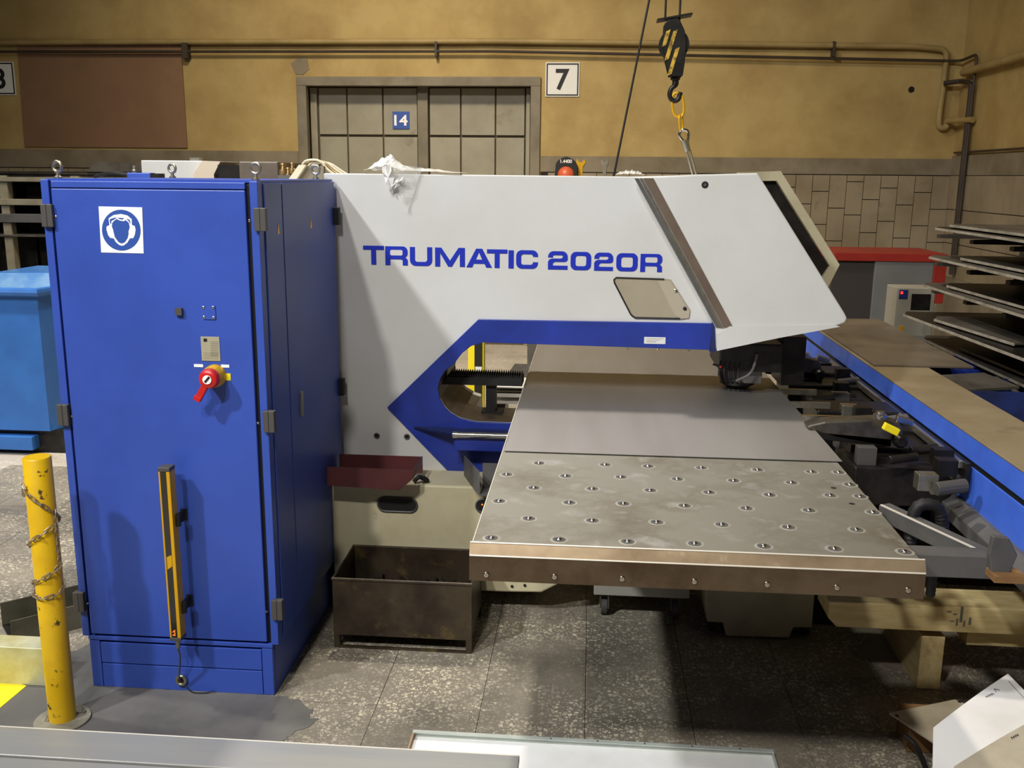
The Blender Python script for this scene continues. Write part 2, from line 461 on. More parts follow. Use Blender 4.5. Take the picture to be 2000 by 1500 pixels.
# gate number fourteen, set back in the wall
gate = struct(thing('door_1', 'grey two-leaf panelled gate behind the machine, numbered fourteen', 'gate', ((DX0+DX1)/2, YW, 0)))
fw_ = .09
mb = MB(); mb.box(DX0-.01, YW-.03, 0, DX0+fw_, YW+.06, DZ1-fw_); mb.box(DX1-fw_, YW-.03, 0, DX1+.01, YW+.06, DZ1-fw_)
mb.box(DX0-.01, YW-.03, DZ1-fw_, DX1+.01, YW+.06, DZ1)
put('gate_frame', mb, FRAMEM, gate, bevel=.006)
GYY = YW+.2
mb = MB(); mb.box(DX0, GYY+.03, 0, DX1, GYY+.06, DZ1)
put('gate_backing', mb, GATEGAP, gate)
gx = [U(a, 220, 'y', GYY)[0] for a in (622, 678, 748, 816, 838, 900, 968, 1026)]
gz = U(840, 266, 'y', GYY)[2]; gtop = U(840, 172, 'y', GYY)[2]
for a, b in ((0, 1), (1, 2), (2, 3), (4, 5), (5, 6), (6, 7)):
    for z0, z1 in ((gz+.012, gtop), (gz-.75, gz-.012), (gz-1.5, gz-.774)):
        mb = MB(); mb.box(gx[a]+.007, GYY, z0, gx[b]-.007, GYY+.035, z1)
        put('gate_panel', mb, DOORM, gate, bevel=.006)
mb = MB(); mb.box(gx[3]+.005, GYY-.05, 0, gx[4]-.005, GYY+.04, gtop+.06)
put('gate_post', mb, FRAMEM, gate, bevel=.006)
mb = MB(); mb.box(gx[0]-.08, GYY-.02, 0, gx[0]-.01, GYY+.04, gtop); mb.box(gx[7]+.01, GYY-.02, 0, gx[7]+.05, GYY+.04, gtop)
put('gate_stile', mb, DOORM, gate, bevel=.004)

# ------------------------------------------------------------------ lettering
def text_part(s, name, mat_, parent, x, y, z, h, w=None, bold=.022, thick=.004):
    cu = bpy.data.curves.new('tmp', 'FONT'); cu.body = s; cu.size = 1; cu.offset = bold; cu.extrude = 0
    ob = bpy.data.objects.new('tmp', cu); COL.objects.link(ob)
    dg = bpy.context.evaluated_depsgraph_get()
    me = bpy.data.meshes.new_from_object(ob.evaluated_get(dg))
    bpy.data.objects.remove(ob)
    vs = np.array([v.co[:] for v in me.vertices]); lo, hi = vs.min(0), vs.max(0)
    sx = h/(hi[1]-lo[1]) if w is None else w/(hi[0]-lo[0]); sz = h/(hi[1]-lo[1])
    m = MB(); nv = [m.b.verts.new((x+(v[0]-(lo[0]+hi[0])/2)*sx, y, z+(v[1]-(lo[1]+hi[1])/2)*sz)) for v in vs]
    for p in me.polygons:
        try: m.b.faces.new([nv[i] for i in p.vertices])
        except ValueError: pass
    r = bmesh.ops.extrude_face_region(m.b, geom=list(m.b.faces))
    for v in [g for g in r['geom'] if isinstance(g, bmesh.types.BMVert)]: v.co.y -= thick
    return put(name, m, mat_, parent)

def wall_sign(px0, py0, px1, py1, s, label, y, plate, ink, frame, txtw=None, hfrac=.62):
    a, b = U(px0, py0, 'y', y), U(px1, py1, 'y', y)
    x0, x1, z1, z0 = a[0], b[0], a[2], b[2]
    t = thing('number_sign', label, 'sign', ((x0+x1)/2, y, z0))
    mb = MB(); mb.box(x0, y-.012, z0, x1, y, z1); put('sign_plate', mb, plate, t)
    if frame:
        f = .012
        mb = MB()
        for q in ((x0+.01, z0+.01, x1-.01, z0+.01+f), (x0+.01, z1-.01-f, x1-.01, z1-.01), (x0+.01, z0+.01+f, x0+.01+f, z1-.01-f), (x1-.01-f, z0+.01+f, x1-.01, z1-.01-f)):
            mb.box(q[0], y-.015, q[1], q[2], y-.011, q[3])
        put('sign_border', mb, INK, t)
    text_part(s, 'numeral', ink, t, (x0+x1)/2, y-.012, (z0+z1)/2, (z1-z0)*hfrac, txtw)
    return t
wall_sign(1066, 122, 1131, 189, '7', 'white square sign with a black 7, right of the gate', YW, WSIGN, INK, True)
wall_sign(-34, 121, 33, 186, '8', 'white square sign with a black 8, left of the brown board', YW, WSIGN, INK, True)
wall_sign(767, 218, 800, 252, '14', 'small blue sign with white 14 on the gate leaf', GYY, BLUESIGN, SIGNW, False, .14, .62)

# brown board, pipes
a, b = U(40, 84, 'y', YW), U(367, 289, 'y', YW)
mb = MB(); mb.prism([(a[0]-.03, a[2]), (b[0], a[2]), (b[0], b[2]), (U(50, 289, 'y', YW)[0], b[2])], 'y', YW-.018, YW)
tag(put('wall_board', mb, BROWNB), 'flat brown rectangular board on the ochre wall, upper left', 'board')
def smooth_path(pts, n=6, r=.06):
    """polyline with rounded corners"""
    pts = [Vector(p) for p in pts]; out = [pts[0]]
    for a, b, c in zip(pts, pts[1:], pts[2:]):
        d0 = min(r, (a-b).length*.45); d1 = min(r, (c-b).length*.45)
        p0 = b+(a-b).normalized()*d0; p1 = b+(c-b).normalized()*d1
        for k in range(n+1):
            t = k/n; out.append(p0*(1-t)**2+b*2*t*(1-t)+p1*t*t)
    out.append(pts[-1]); return out
yp = YW-.05
Z1 = 3.08
pA = U(1850, 97, 'y', yp); pB = U(1843, 170, 'y', yp); pC = U(1836, 215, 'y', yp); pD = U(1850, 250, 'y', yp); pE = U(1895, 232, 'y', yp)
mb = MB()
mb.tube(smooth_path([(-7, yp, 3.085), (-1, yp, 3.09), (pA[0]-.3, yp, pA[2]+.03), (pA[0], yp, pA[2]), pB, pC, (pC[0], yp, pD[2]), pD, (XW-.12, yp, pE[2]-.02), U(1900, 234, 'x', XW-.04)], 6, .07), .028, 12)
pp = thing('wall_pipe', 'thick ochre-painted pipe along the upper wall, looping in the corner', 'pipe', (-1, yp, 2.9))
put('pipe_run', mb, PIPEM, pp, smooth=True)
for px in (852, 1628):
    q = U(px, 90, 'y', yp)
    mb = MB(); mb.box(q[0]-.012, yp-.035, q[2]-.1, q[0]+.012, YW, q[2]+.04); put('pipe_clip', mb, PIPED, pp)
yd = YW-.07
zd = U(1000, 100, 'y', yd)[2]
q1, q2, q3 = U(1850, 119, 'y', yd), U(1876, 119, 'y', yd), U(1908, 106, 'x', XW-.04)
mb = MB()
mb.tube(smooth_path([(-7, yd, U(0, 101, 'y', yd)[2]), (-4, yd, zd), (-1, yd, zd), q1, q2, q3, (q3[0], q3[1], .9)], 5, .06), .014, 8)
pd = thing('wall_pipe', 'thin dark pipe under the thick one, turning down the corner', 'pipe', (-1, yd, 2.8))
put('pipe_run', mb, PIPED, pd, smooth=True)
q = U(361, 90, 'y', yd)
mb = MB(); mb.box(q[0]-.03, yd-.02, q[2]-.12, q[0]+.03, YW, q[2]+.03); put('pipe_clip', mb, PIPED, pd)
mb = MB(); mb.tube(smooth_path([U(1843, 163, 'y', yd-.05), (XW-.06, yd-.08, U(1880, 160, 'y', yd)[2]), U(1897, 162, 'x', XW-.05), (XW-.05, U(1897, 162, 'x', XW-.05)[1], .9)], 5, .05), .022, 8)
tag(put('wall_pipe', mb, PIPED, smooth=True), 'short dark pipe branching from the loop down the corner', 'pipe')
mb = MB(); mb.tube(smooth_path([(XW-.03, YW-.1, U(1900, 305, 'y', 9.9)[2]+.03), (XW-.03, 5, 2.05)], 3, .05), .01, 8)
tag(put('wall_pipe', mb, PIPED, smooth=True), 'thin pipe along the right wall ledge', 'pipe')
mb = MB(); mb.tube([(XW-.06, YW-.2, 2.78), (XW-.06, 8.6, 2.78), (XW-.06, 4, 2.78)], .035, 10)
tag(put('wall_pipe', mb, PIPEM, smooth=True), 'thick pipe along the upper right wall', 'pipe')

# ------------------------------------------------------------------ electrical cabinet
CX0, CX1, CY0, CY1, CZ = -1.745, -1.052, 3.012, 3.9, 1.775
YD = 2.994
cab = thing('control_cabinet', 'tall bright blue electrical cabinet standing left of the white machine', 'cabinet', (-1.4, 3.45, 0))
mb = MB(); mb.box(CX0+.008, CY0, .2, CX1-.004, CY1, CZ-.004)
put('cabinet_body', mb, CAB, cab)
mb = MB(); mb.box(CX0, CY0-.006, CZ-.006, CX1, CY1, CZ+.001); part(put('top_plate', mb, CAB, cab), 'blue top plate')
def strip(x0, x1):
    mb = MB(); mb.box(x0, YD+.002, .195, x1, CY0+.03, CZ-.002); return put('corner_post', mb, CAB, cab, bevel=.002)
strip(CX0-.012, CX0+.014); strip(CX1-.022, CX1+.004)
dx0, dx1 = CX0+.022, CX1-.036
mb = MB(); mb.box(dx0, YD, .205, dx1, CY0-.001, CZ-.03); door = put('door', mb, CAB, cab, bevel=.003)
mb = MB(); mb.box(dx0, YD+.002, CZ-.027, dx1, CY0-.001, CZ-.006); put('header_strip', mb, CAB, cab, bevel=.002)
mb = MB(); mb.box(dx0-.012, CY0-.003, .2, dx0, CY0-.0005, CZ-.01); mb.box(dx1, CY0-.003, .2, dx1+.014, CY0-.0005, CZ-.01); put('door_gap_strip', mb, BLACK, cab)  # black strips paint the dark gaps on both sides of the door
# side door and filler panel on the right
ys = U(545, 355, 'x', CX1)[1]
for y0, y1 in ((CY0+.035, ys-.004), (ys+.004, CY1-.004)):
    mb = MB(); mb.box(CX1-.004, y0, .205, CX1+.008, y1, CZ-.008); put('side_panel', mb, CAB, cab, bevel=.002)
mb = MB(); mb.prism([(y_, z_) for y_, z_ in ((3.33, .93), (3.355, .93), (3.36, 1.02), (3.335, 1.02))], 'x', CX1+.008, CX1+.014)
part(put('lock_plate', mb, ZINC, cab), 'narrow steel lock plate')
for yy in (3.17, 3.55):
    mb = MB(); mb.prism([(yy-.012, 1.60), (yy+.012, 1.60), (yy, 1.635)], 'x', CX1+.008, CX1+.0095)
    part(put('warning_triangle', mb, YELP, cab), 'small yellow warning triangle')
# plinth
mb = MB(); mb.box(CX0+.008, CY0+.01, 0, CX1-.018, CY1, .2); pl = put('plinth', mb, CAB, cab)
pz = [U(300, y_, 'y', YD)[2] for y_ in (1262, 1305)]
for x0, x1, z0, z1 in ((CX0+.01, CX0+.048, .0, .178), (CX1-.058, CX1-.02, .0, .178), (CX0+.05, CX1-.06, .094, .172), (CX0+.05, CX1-.06, .0, .09)):
    mb = MB(); mb.box(x0, YD+.004, z0, x1, CY0+.012, z1); put('plinth_panel', mb, CAB, cab, bevel=.002)
mb = MB(); mb.box(CX0+.008, YD+.002, .181, CX1-.018, CY0+.012, .196); put('plinth_rail', mb, CAB, cab, bevel=.002)
# hinges
def hinge(px, py, sx):
    c = U(px, py, 'y', YD-.01)
    mb = MB(); mb.box(c[0]-.019, YD-.014, c[2]-.036, c[0]+.019, YD+.01, c[2]+.036)
    h = put('hinge', mb, DARK, cab, bevel=.002)
    mb = MB(); mb.box(c[0]-.001, YD-.0145, c[2]-.036, c[0]+.001, YD-.0138, c[2]+.036); put('hinge_joint', mb, BLACK, h)
    k = U(px+(17 if sx < 0 else -21), py+2, 'y', YD)
    mb = MB(); mb.lathe((k[0], YD, k[2]), (0, -1, 0), [(.004, 0), (.004, .002), (.002, .003)], 10); part(put('door_screw', mb, CHROME, cab), 'bright screw')
for px, py in ((92, 421), (123, 811), (154, 1176)): hinge(px, py, -1)
for px, py in ((508, 429), (525, 824), (541, 1192)): hinge(px, py, 1)
for z in (1.63, .92, .25):
    mb = MB(); mb.box(CX1, CY1-.03, z-.035, CX1+.03, CY1+.002, z+.035); put('hinge', mb, BLACK, cab, bevel=.002)
# eyebolts
for ex, ey in ((U(113, 340, 'y', 3.05)[0], 3.05), (-1.07, 3.05), (-1.70, 3.86), (U(617, 345, 'y', 3.86)[0], 3.86)):
    eb = None
    mb = MB(); mb.torus((ex, ey, CZ+.038), (.25 if ex < -1.3 else .1, 1, 0), .0165, .0052, 24, 10)
    mb.lathe((ex, ey, CZ), (0, 0, 1), [(.013, 0), (.013, .006), (.007, .01), (.006, .02)], 14)
    put('eyebolt', mb, ZINC, cab, smooth=True)
# ear protection sign
def PXZ(px, py, y=YD): q = U(px, py, 'y', y); return (q[0], q[2])
sg = [PXZ(193, 403), PXZ(278, 405), PXZ(281, 495), PXZ(198, 493)]
mb = MB(); mb.prism(sg, 'y', YD-.0015, YD); sign = part(put('ear_protection_sign', mb, SIGNW, cab), 'white sticker with blue ear protection pictogram')
def P2(u, v):   # crop coordinates of the sticker (0..2000 over 320 px)
    return PXZ(160+u*.16, 380+v*.16)
mb = MB()
cxy = [P2(484+236*math.cos(2*PI*k/48)+ 8*math.sin(2*PI*k/48), 434+250*math.sin(2*PI*k/48)) for k in range(48)]
mb.prism(cxy, 'y', YD-.002, YD-.0012); put('blue_disc', mb, BLUESIGN, sign)
mb = MB()
head = [(330,290),(390,250),(480,236),(560,255),(612,300),(615,370),(650,385),(660,430),(650,490),(632,530),(590,535),(560,585),(520,618),(490,625),(455,612),(415,575),(395,535),(350,528),(325,495),(305,430),(305,390),(340,372)]
mb.prism([P2(*p) for p in head], 'y', YD-.0026, YD-.0018); put('white_head_outline', mb, SIGNW, sign)
mb = MB()
face = [(375,345),(400,318),(430,298),(470,318),(515,325),(540,312),(578,345),(588,400),(572,450),(575,480),(562,530),(530,580),(490,598),(450,578),(408,520),(395,470),(385,425),(372,390)]
mb.prism([P2(*p) for p in face], 'y', YD-.0032, YD-.0024); put('blue_face', mb, BLUESIGN, sign)
for hair in ([(345,300),(400,282),(432,282),(395,305),(365,320),(360,365),(348,340)], [(440,282),(520,286),(498,305),(460,296)], [(545,290),(590,310),(600,360),(580,330)]):
    mb = MB(); mb.prism([P2(*p) for p in hair], 'y', YD-.0032, YD-.0024); put('hair_gap', mb, BLUESIGN, sign)
# small fittings on the door
def plate(name, x0, y0, x1, y1, th, m, lab=None, par=cab, bevel=0):
    a, b = PXZ(x0, y0), PXZ(x1, y1)
    mb = MB(); mb.box(a[0], YD-th, b[1], b[0], YD, a[1]); o = put(name, mb, m, par, bevel=bevel)
    if lab: part(o, lab)
    return o
plate('blanking_plug', 344, 601, 358, 615, .012, DARK, 'square black plug')
plate('cover_plate', 397, 597, 422, 624, .003, CAB, 'blue cover plate with four screws')
for px, py in ((398, 600), (417, 600), (399, 619), (418, 620)):
    q = PXZ(px, py); mb = MB(); mb.lathe((q[0], YD-.003, q[1]), (0, -1, 0), [(.0045, 0), (.0045, .002), (.002, .0035)], 10); put('cover_screw', mb, CHROME, cab)
tpn = plate('type_plate', 392, 657, 431, 705, .002, PLATE, 'grey type plate with fine print')
a, b = PXZ(398, 661), PXZ(405, 667); mb = MB(); mb.box(a[0], YD-.003, b[1], b[0], YD-.0015, a[1]); put('plate_mark', mb, INK, tpn)
mb = MB()
for k in range(9):
    a, b = PXZ(412, 667+k*3.4), PXZ(427, 668+k*3.4); mb.box(a[0], YD-.0026, b[1], b[0], YD-.0018, a[1])
for k in range(4):
    a, b = PXZ(398, 689+k*3.6), PXZ(427, 690+k*3.6); mb.box(a[0], YD-.0026, b[1], b[0], YD-.0018, a[1])
put('fine_print', mb, INKG, tpn)
for q in ((379, 711, 397, 717), (432, 712, 448, 718)): plate('switch_label', *q, .0015, SIGNW, 'small white label')
plate('switch_label', 432, 729, 451, 743, .0018, YELB, 'small yellow label')
# main switch
q = PXZ(421, 733)
c = Vector((q[0], YD, q[1]))
mb = MB(); mb.lathe(c, (0, -1, 0), [(.037, 0), (.037, .02), (.034, .026), (.032, .05)], 32); msw = part(put('main_switch', mb, YELP, cab, smooth=True), 'yellow collared main switch with red handle')
mb = MB(); mb.lathe(c+Vector((0, -.03, 0)), (0, -1, 0), [(.032, 0), (.033, .022), (.03, .036), (.022, .04)], 28)
e = Vector((-.5, 0, -.87)); n_ = Vector((-.87, 0, .5))
c2 = c+Vector((0, -.057, 0))
mb.obox(c2+e*.045, e*.032, n_*.0105, Vector((0, .009, 0))); mb.obox(c2+e*.076+n_*.002, e*.008, n_*.012, Vector((0, .010, 0)))
part(put('switch_handle', mb, RED, msw, bevel=.002), 'red turning handle')
mb = MB(); mb.lathe(c+Vector((0, -.0695, 0)), (0, -1, 0), [(.0145, 0), (.0145, .004)], 24); part(put('switch_dial', mb, SIGNW, msw), 'white dial')
mb = MB(); mb.obox(c+Vector((.001, -.0742, .001)), Vector((.008, 0, .009)), Vector((.0025, 0, -.0022)), Vector((0, .0008, 0))); put('dial_pointer', mb, INK, msw)

# light curtain profile on the door
YS = 2.905
def PS(px, py): q = U(px, py, 'y', YS); return Vector(q)
tl, tr, bl, br = PS(311, 921), PS(338, 921), PS(331, 1245), PS(358, 1245)
sx0, sx1, sz0, sz1 = PS(325, 1180)[0]-.018, PS(325, 1180)[0]+.010, PS(343, 1246)[2], PS(325, 922)[2]
sx0 = (tl.x+bl.x)/2-.001; sx1 = sx0+.038
sen = thing('light_curtain', 'slim yellow safety light curtain with dark window fixed to the blue cabinet door', 'sensor', ((sx0+sx1)/2, YS, sz0))
mb = MB(); mb.box(sx0, YS, sz0, sx0+.006, YS+.042, sz1); mb.box(sx1-.012, YS, sz0, sx1, YS+.042, sz1); mb.box(sx0+.007, YS+.02, sz0, sx1-.012, YS+.042, sz1)
put('profile', mb, YELP, sen, bevel=.0015)
mb = MB(); mb.box(sx0+.006, YS+.0015, sz0, sx1-.013, YS+.02, sz1); win = part(put('sensor_window', mb, GLASSD, sen), 'dark sensor window')
zz = sz0+(sz1-sz0)*.42; mb = MB(); mb.prism([(sx0+.008, zz), (sx1-.013, zz+.012), (sx1-.013, zz+.052), (sx0+.008, zz+.044)], 'y', YS+.0008, YS+.002); part(put('window_label', mb, YELP, win), 'yellow label behind the window')
for z0, z1 in ((sz1, sz1+.014), (sz0-.012, sz0)):
    mb = MB(); mb.box(sx0-.001, YS-.001, z0, sx1+.001, YS+.043, z1); put('end_cap', mb, DARK, sen, bevel=.002)
for k in range(2):
    mb = MB()
    for dx, dz in ((0, 0), (.006, 0), (.003, .003), (.006, .006)): mb.box(sx0+.010+dx, YS+.0006, sz0+.008+dz+k*.012, sx0+.013+dx, YS+.002, sz0+.010+dz+k*.012)
    part(put('led_digit', mb, GLOWO, sen), 'glowing orange digit')
for f_ in (.70, .17):
    z = sz0+(sz1-sz0)*f_
    mb = MB(); mb.box(sx1-.004, YS+.02, z-.018, sx1+.005, YD, z+.018); mb.box(sx1-.01, YD-.006, z-.02, sx1+.012, YD, z+.02); mb.cyl((sx1+.006, YS+.028, z-.02), (sx1+.006, YS+.028, z+.02), .009, 12)
    put('mounting_bracket', mb, BLACK, sen, bevel=.001)
xc = (sx0+sx1)/2-.002
mb = MB(); mb.lathe((xc, YS+.02, sz0-.012), (0, 0, -1), [(.009, 0), (.009, .02), (.0075, .022), (.0075, .034), (.004, .038)], 16); part(put('cable_plug', mb, ZINC, sen, smooth=True), 'grey cable plug')
gr = U(352, 1331, 'y', YD-.01)
mb = MB(); mb.tube(smooth_path([(xc, YS+.02, sz0-.05), (xc, YS+.03, sz0-.08), (gr[0], YD-.02, gr[2]+.01), (gr[0], YD, gr[2])], 4, .02), .0035, 8); put('cable', mb, GREYM, sen, smooth=True)
mb = MB(); mb.torus((gr[0], YD-.002, gr[2]), (0, 1, 0), .016, .006, 24, 10); part(put('cable_grommet', mb, ZINC, sen, smooth=True), 'grey ring grommet in the plinth')
mb = MB(); mb.lathe((gr[0], YD+.004, gr[2]), (0, -1, 0), [(.015, 0), (.015, .0015)], 20); put('grommet_hole', mb, BLACK, sen)
mb = MB(); mb.tube(smooth_path([(gr[0]+.01, YD-.005, gr[2]-.012), (gr[0]+.04, YD-.015, .004), (gr[0]+.09, YD-.012, .004), (gr[0]+.12, YD-.004, .01)], 4, .02), .002, 6); put('loose_wire', mb, BLACK, sen)

# ------------------------------------------------------------------ punching machine
YF = 3.93; TH_ = .5
def PF(px, py, y=YF): q = U(px, py, 'y', y); return (q[0], q[2])
mach = thing('punching_machine', 'white and blue C-frame sheet punching machine with open throat, in the centre', 'machine', (-.3, 4.2, 0))
thr = [(1395, 683), (945, 668), (921, 675), (903, 689), (887, 710), (871, 722), (861, 738), (856, 757), (859, 777), (867, 792), (880, 805), (897, 815), (915, 820), (932, 823), (1013, 826)]
thr = [PF(*p) for p in thr]
ztop = 1.80
zl = thr[-1][1]
hx = PF(1398, 683)[0]
body = [(-1.095, .03), (-1.095, ztop), PF(1240, 345), PF(1476, 339), PF(1640, 600), (hx, thr[0][1])] + thr[1:] + [(.55, zl), (.55, .56), (.55, .40), (-.2, .40), (-.2, .03)]
mb = MB(); mb.prism(body, 'y', YF, YF+.25)
frame = put('machine_frame', mb, WHITE, mach, bevel=.004)
mb = MB(); mb.box(-2.05, YF+.02, 0, -1.097, YF+TH_, 1.735); put('rear_frame', mb, WHITE, mach)
body2 = body[:5]+[(hx, thr[0][1])]+thr[1:-2]+[(thr[-3][0]+.01, .66), (.5, .66), (.5, .40), (-.2, .40), (-.2, .03)]
mb = MB(); mb.prism(body2, 'y', YF+.25, YF+TH_); put('machine_frame_rear', mb, WHITE, mach, bevel=.004)
# blue band round the throat
band_o = [PF(1398, 631), PF(935, 623), PF(757, 795), PF(877, 920)]
band = [(thr[0][0]+.002, thr[0][1])] + band_o + [(.55, band_o[-1][1]), (.55, zl)] + thr[1:][::-1]
mb = MB(); mb.prism(band, 'y', YF-.012, YF+.001)
bandp = part(put('throat_band', mb, BLUE, mach, bevel=.002), 'blue arrow-shaped band framing the throat')
mb = MB(); mb.prism([PF(1390, 625), PF(1398, 640), PF(1397, 688), PF(1384, 684), PF(1388, 660)], 'y', YF-.022, YF-.011); part(put('band_end_cap', mb, DBLUE, mach), 'dark blue end cap')
a, b = PF(1258, 657), PF(1299, 671); mb = MB(); mb.box(a[0], YF-.0135, b[1], b[0], YF-.012, a[1]); lb = part(put('rating_label', mb, WSIGN, mach), 'small pale label on the blue band')
mb = MB()
for k in range(3):
    a, b = PF(1262, 660+3*k), PF(1295-7*k, 661+3*k); mb.box(a[0], YF-.0142, b[1], b[0], YF-.0132, a[1])
put('label_print', mb, INKG, lb)
# throat lining
inn = thr[1:-1]+[(.5, zl)]
mb = MB()
for (x0, z0), (x1, z1) in zip(inn, inn[1:]):
    ye = YF+(.248 if x1 > inn[-4][0] else TH_-.002)
    mb.poly([(x0+.002, YF+.002, z0+.002), (x1+.002, YF+.002, z1+.002), (x1+.002, ye, z1+.002), (x0+.002, ye, z0+.002)])
part(put('throat_lining', mb, mat('greasy_throat_paint', '5c5042', '2e271f', 5, rough=.5), mach, smooth=True), 'greasy brown inner wall of the throat')
mb = MB()
# lower jaw shelf, guide bar and rod
q0, q1, q2 = U(808, 828, 'y', YF-.012), U(888, 829, 'y', YF-.012), U(886, 846, 'y', YF-.1)
mb.prism([(q0[0], YF-.012), (.5, YF-.012), (.5, YF-.1), (q2[0]+.01, YF-.1)], 'z', q2[2]-.012, q2[2])
part(put('jaw_shelf', mb, DBLUE, mach, bevel=.002), 'dark blue guide shelf below the throat')
mb = MB(); mb.box(q2[0], YF-.1, q2[2]-.075, .5, YF-.012, q2[2]-.012); put('guide_block', mb, BLUE, mach, bevel=.003)
mb = MB(); mb.cyl((q2[0]+.004, YF-.108, q2[2]-.004), (.5, YF-.108, q2[2]-.004), .013, 20); mb.cyl((q2[0]-.002, YF-.108, q2[2]-.004), (q2[0]+.018, YF-.108, q2[2]-.004), .015, 20)
part(put('guide_rod', mb, CHROME, mach, smooth=True), 'polished guide rod')
# bolts
for px, py in ((736, 851), (795, 853)):
    q = PF(px, py); mb = MB(); mb.torus((q[0], YF-.001, q[1]), (0, 1, 0), .0105, .003, 20, 8); o = put('socket_bolt', mb, GREYM, mach, smooth=True)
    mb = MB(); mb.lathe((q[0], YF-.0005, q[1]), (0, -1, 0), [(.0085, 0), (.0085, .001)], 16); put('bolt_socket', mb, BLACK, o)
# base box
BF = 3.715; ZL = .556
bx0 = -1.045; bx1 = U(1058, 1140, 'y', BF)[0]
holes = []
mb = MB(); mb.prism([(bx0, .0), (bx0, ZL), (.55, ZL), (.55, .42), (bx1+.3, .42), (bx1+.16, .2), (bx1+.0, .105), (bx1-.16, .1), (bx1-.3, .1), (bx1-.3, .0)], 'y', BF, YF)
base = part(put('machine_base', mb, CREAM, mach, bevel=.008), 'cream painted machine base')
def oval(x0, x1, z0, z1, n=12):
    r = (z1-z0)/2; out = []
    for k in range(n+1): t = PI/2-PI*k/n; out.append((x1-r+r*math.cos(t), (z0+z1)/2+r*math.sin(t)))
    for k in range(n+1): t = -PI/2-PI*k/n; out.append((x0+r+r*math.cos(t), (z0+z1)/2+r*math.sin(t)))
    return out
def PB(px, py): q = U(px, py, 'y', BF); return (q[0], q[2])
for px0, py0, px1, py1 in ((738, 970, 815, 1000), (930, 974, 1010, 1003)):
    a, b = PB(px0, py0), PB(px1, py1)
    mb = MB(); mb.prism(oval(a[0], b[0], b[1], a[1]), 'y', BF-.003, BF+.001); ov = part(put('slot_opening', mb, BLACK, mach), 'black oval slot')
    mb = MB(); o_ = oval(a[0], b[0], b[1], a[1]); mb.tube([(x_, BF-.004, z_) for x_, z_ in o_], .004, 6, True); put('slot_rim', mb, DARK, ov)
q = PB(942, 985); mb = MB(); mb.lathe((q[0], BF-.003, q[1]), (0, -1, 0), [(.003, 0), (.003, .002)], 10); part(put('slot_glint', mb, GLOWO, mach), 'tiny orange glint painted as a glowing dot')  # emissive dot added to paint the orange glint in the slot
for px, py in ((1000, 1150), (1025, 1148)):
    q = PB(px, py); mb = MB(); mb.lathe((q[0], BF-.001, q[1]+.012), (0, -1, 0), [(.006, 0), (.006, .003)], 12); put('foot_bolt', mb, BLACK, mach)
# head cover (slanted white shield)
YH = YF-.05
cov = [(1240, 347), (1360, 341), (1480, 338), (1650, 612), (1655, 622), (1650, 631), (1636, 636), (1520, 659), (1400, 684), (1398, 640)]
cov = [PF(*p, YH) for p in cov]
mb = MB(); mb.prism(cov, 'y', YH, YF+.02); cover = part(put('head_cover', mb, WHITE, mach, bevel=.006), 'slanted white shield over the punching head')
mb = MB(); mb.prism([PF(1399, 652, YH), PF(1425, 637, YH), PF(1630, 634, YH), PF(1640, 638, YH), PF(1520, 660, YH), PF(1400, 685, YH)], 'y', YH-.004, YH+.001); part(put('cover_skirt', mb, WHITE, mach), 'lower folded skirt of the shield')
for (xa, xb, xc_, xd), m_, dd in (((1239, 1247, 1407, 1399), GREYM, .003), ((1256, 1276, 1432, 1414), mat('brown_slot_liner', '6e5f50', '5e5044', 6, rough=.5), .003), ((1248, 1255, 1413, 1406), ZINC, .005)):
    mb = MB(); mb.prism([PF(xa, 348, YH), PF(xb, 348, YH), PF(xc_, 640, YH), PF(xd, 640, YH)], 'y', YH-dd, YH+.001); put('guide_channel', mb, m_, cover)
q = PF(1377, 361, YH); mb = MB(); mb.lathe((q[0], YH+.001, q[1]), (0, -1, 0), [(.0135, 0), (.0135, .002)], 24); part(put('lock_hole', mb, BLACK, mach), 'round black lock in the shield')
mb = MB(); mb.lathe((q[0], YH-.001, q[1]), (0, -1, 0), [(.006, 0), (.006, .003)], 12); put('lock_core', mb, GREYM, mach)
# second ring cover behind the head
YR = YF+.42
ro = [PF(*p, YR) for p in ((1440, 337), (1525, 334), (1640, 517), (1617, 562), (1580, 620), (1470, 500))]
ri = [PF(*p, YR) for p in ((1455, 354), (1517, 353), (1621, 520), (1600, 550), (1570, 600), (1480, 490))]
mb = MB(); n = len(ro)
va = [[mb.b.verts.new((p[0], y_, p[1])) for p in L_] for L_ in (ro, ri) for y_ in (YR, YR+.02)]
for i in range(n):
    j = (i+1) % n
    mb.b.faces.new((va[0][i], va[0][j], va[2][j], va[2][i])); mb.b.faces.new((va[1][i], va[3][i], va[3][j], va[1][j]))
    mb.b.faces.new((va[0][i], va[1][i], va[1][j], va[0][j])); mb.b.faces.new((va[2][i], va[2][j], va[3][j], va[3][i]))
part(put('rear_cover_frame', mb, CREAMD, mach), 'pale ring-shaped rear shield')
mb = MB(); mb.prism([(p[0]-.002, p[1]) for p in ri], 'y', YR+.021, YR+.06); part(put('opening_shade_plate', mb, BLACKM, mach), 'black plate painting the dark opening behind the shield')  # black plate paints the shade inside the shield opening
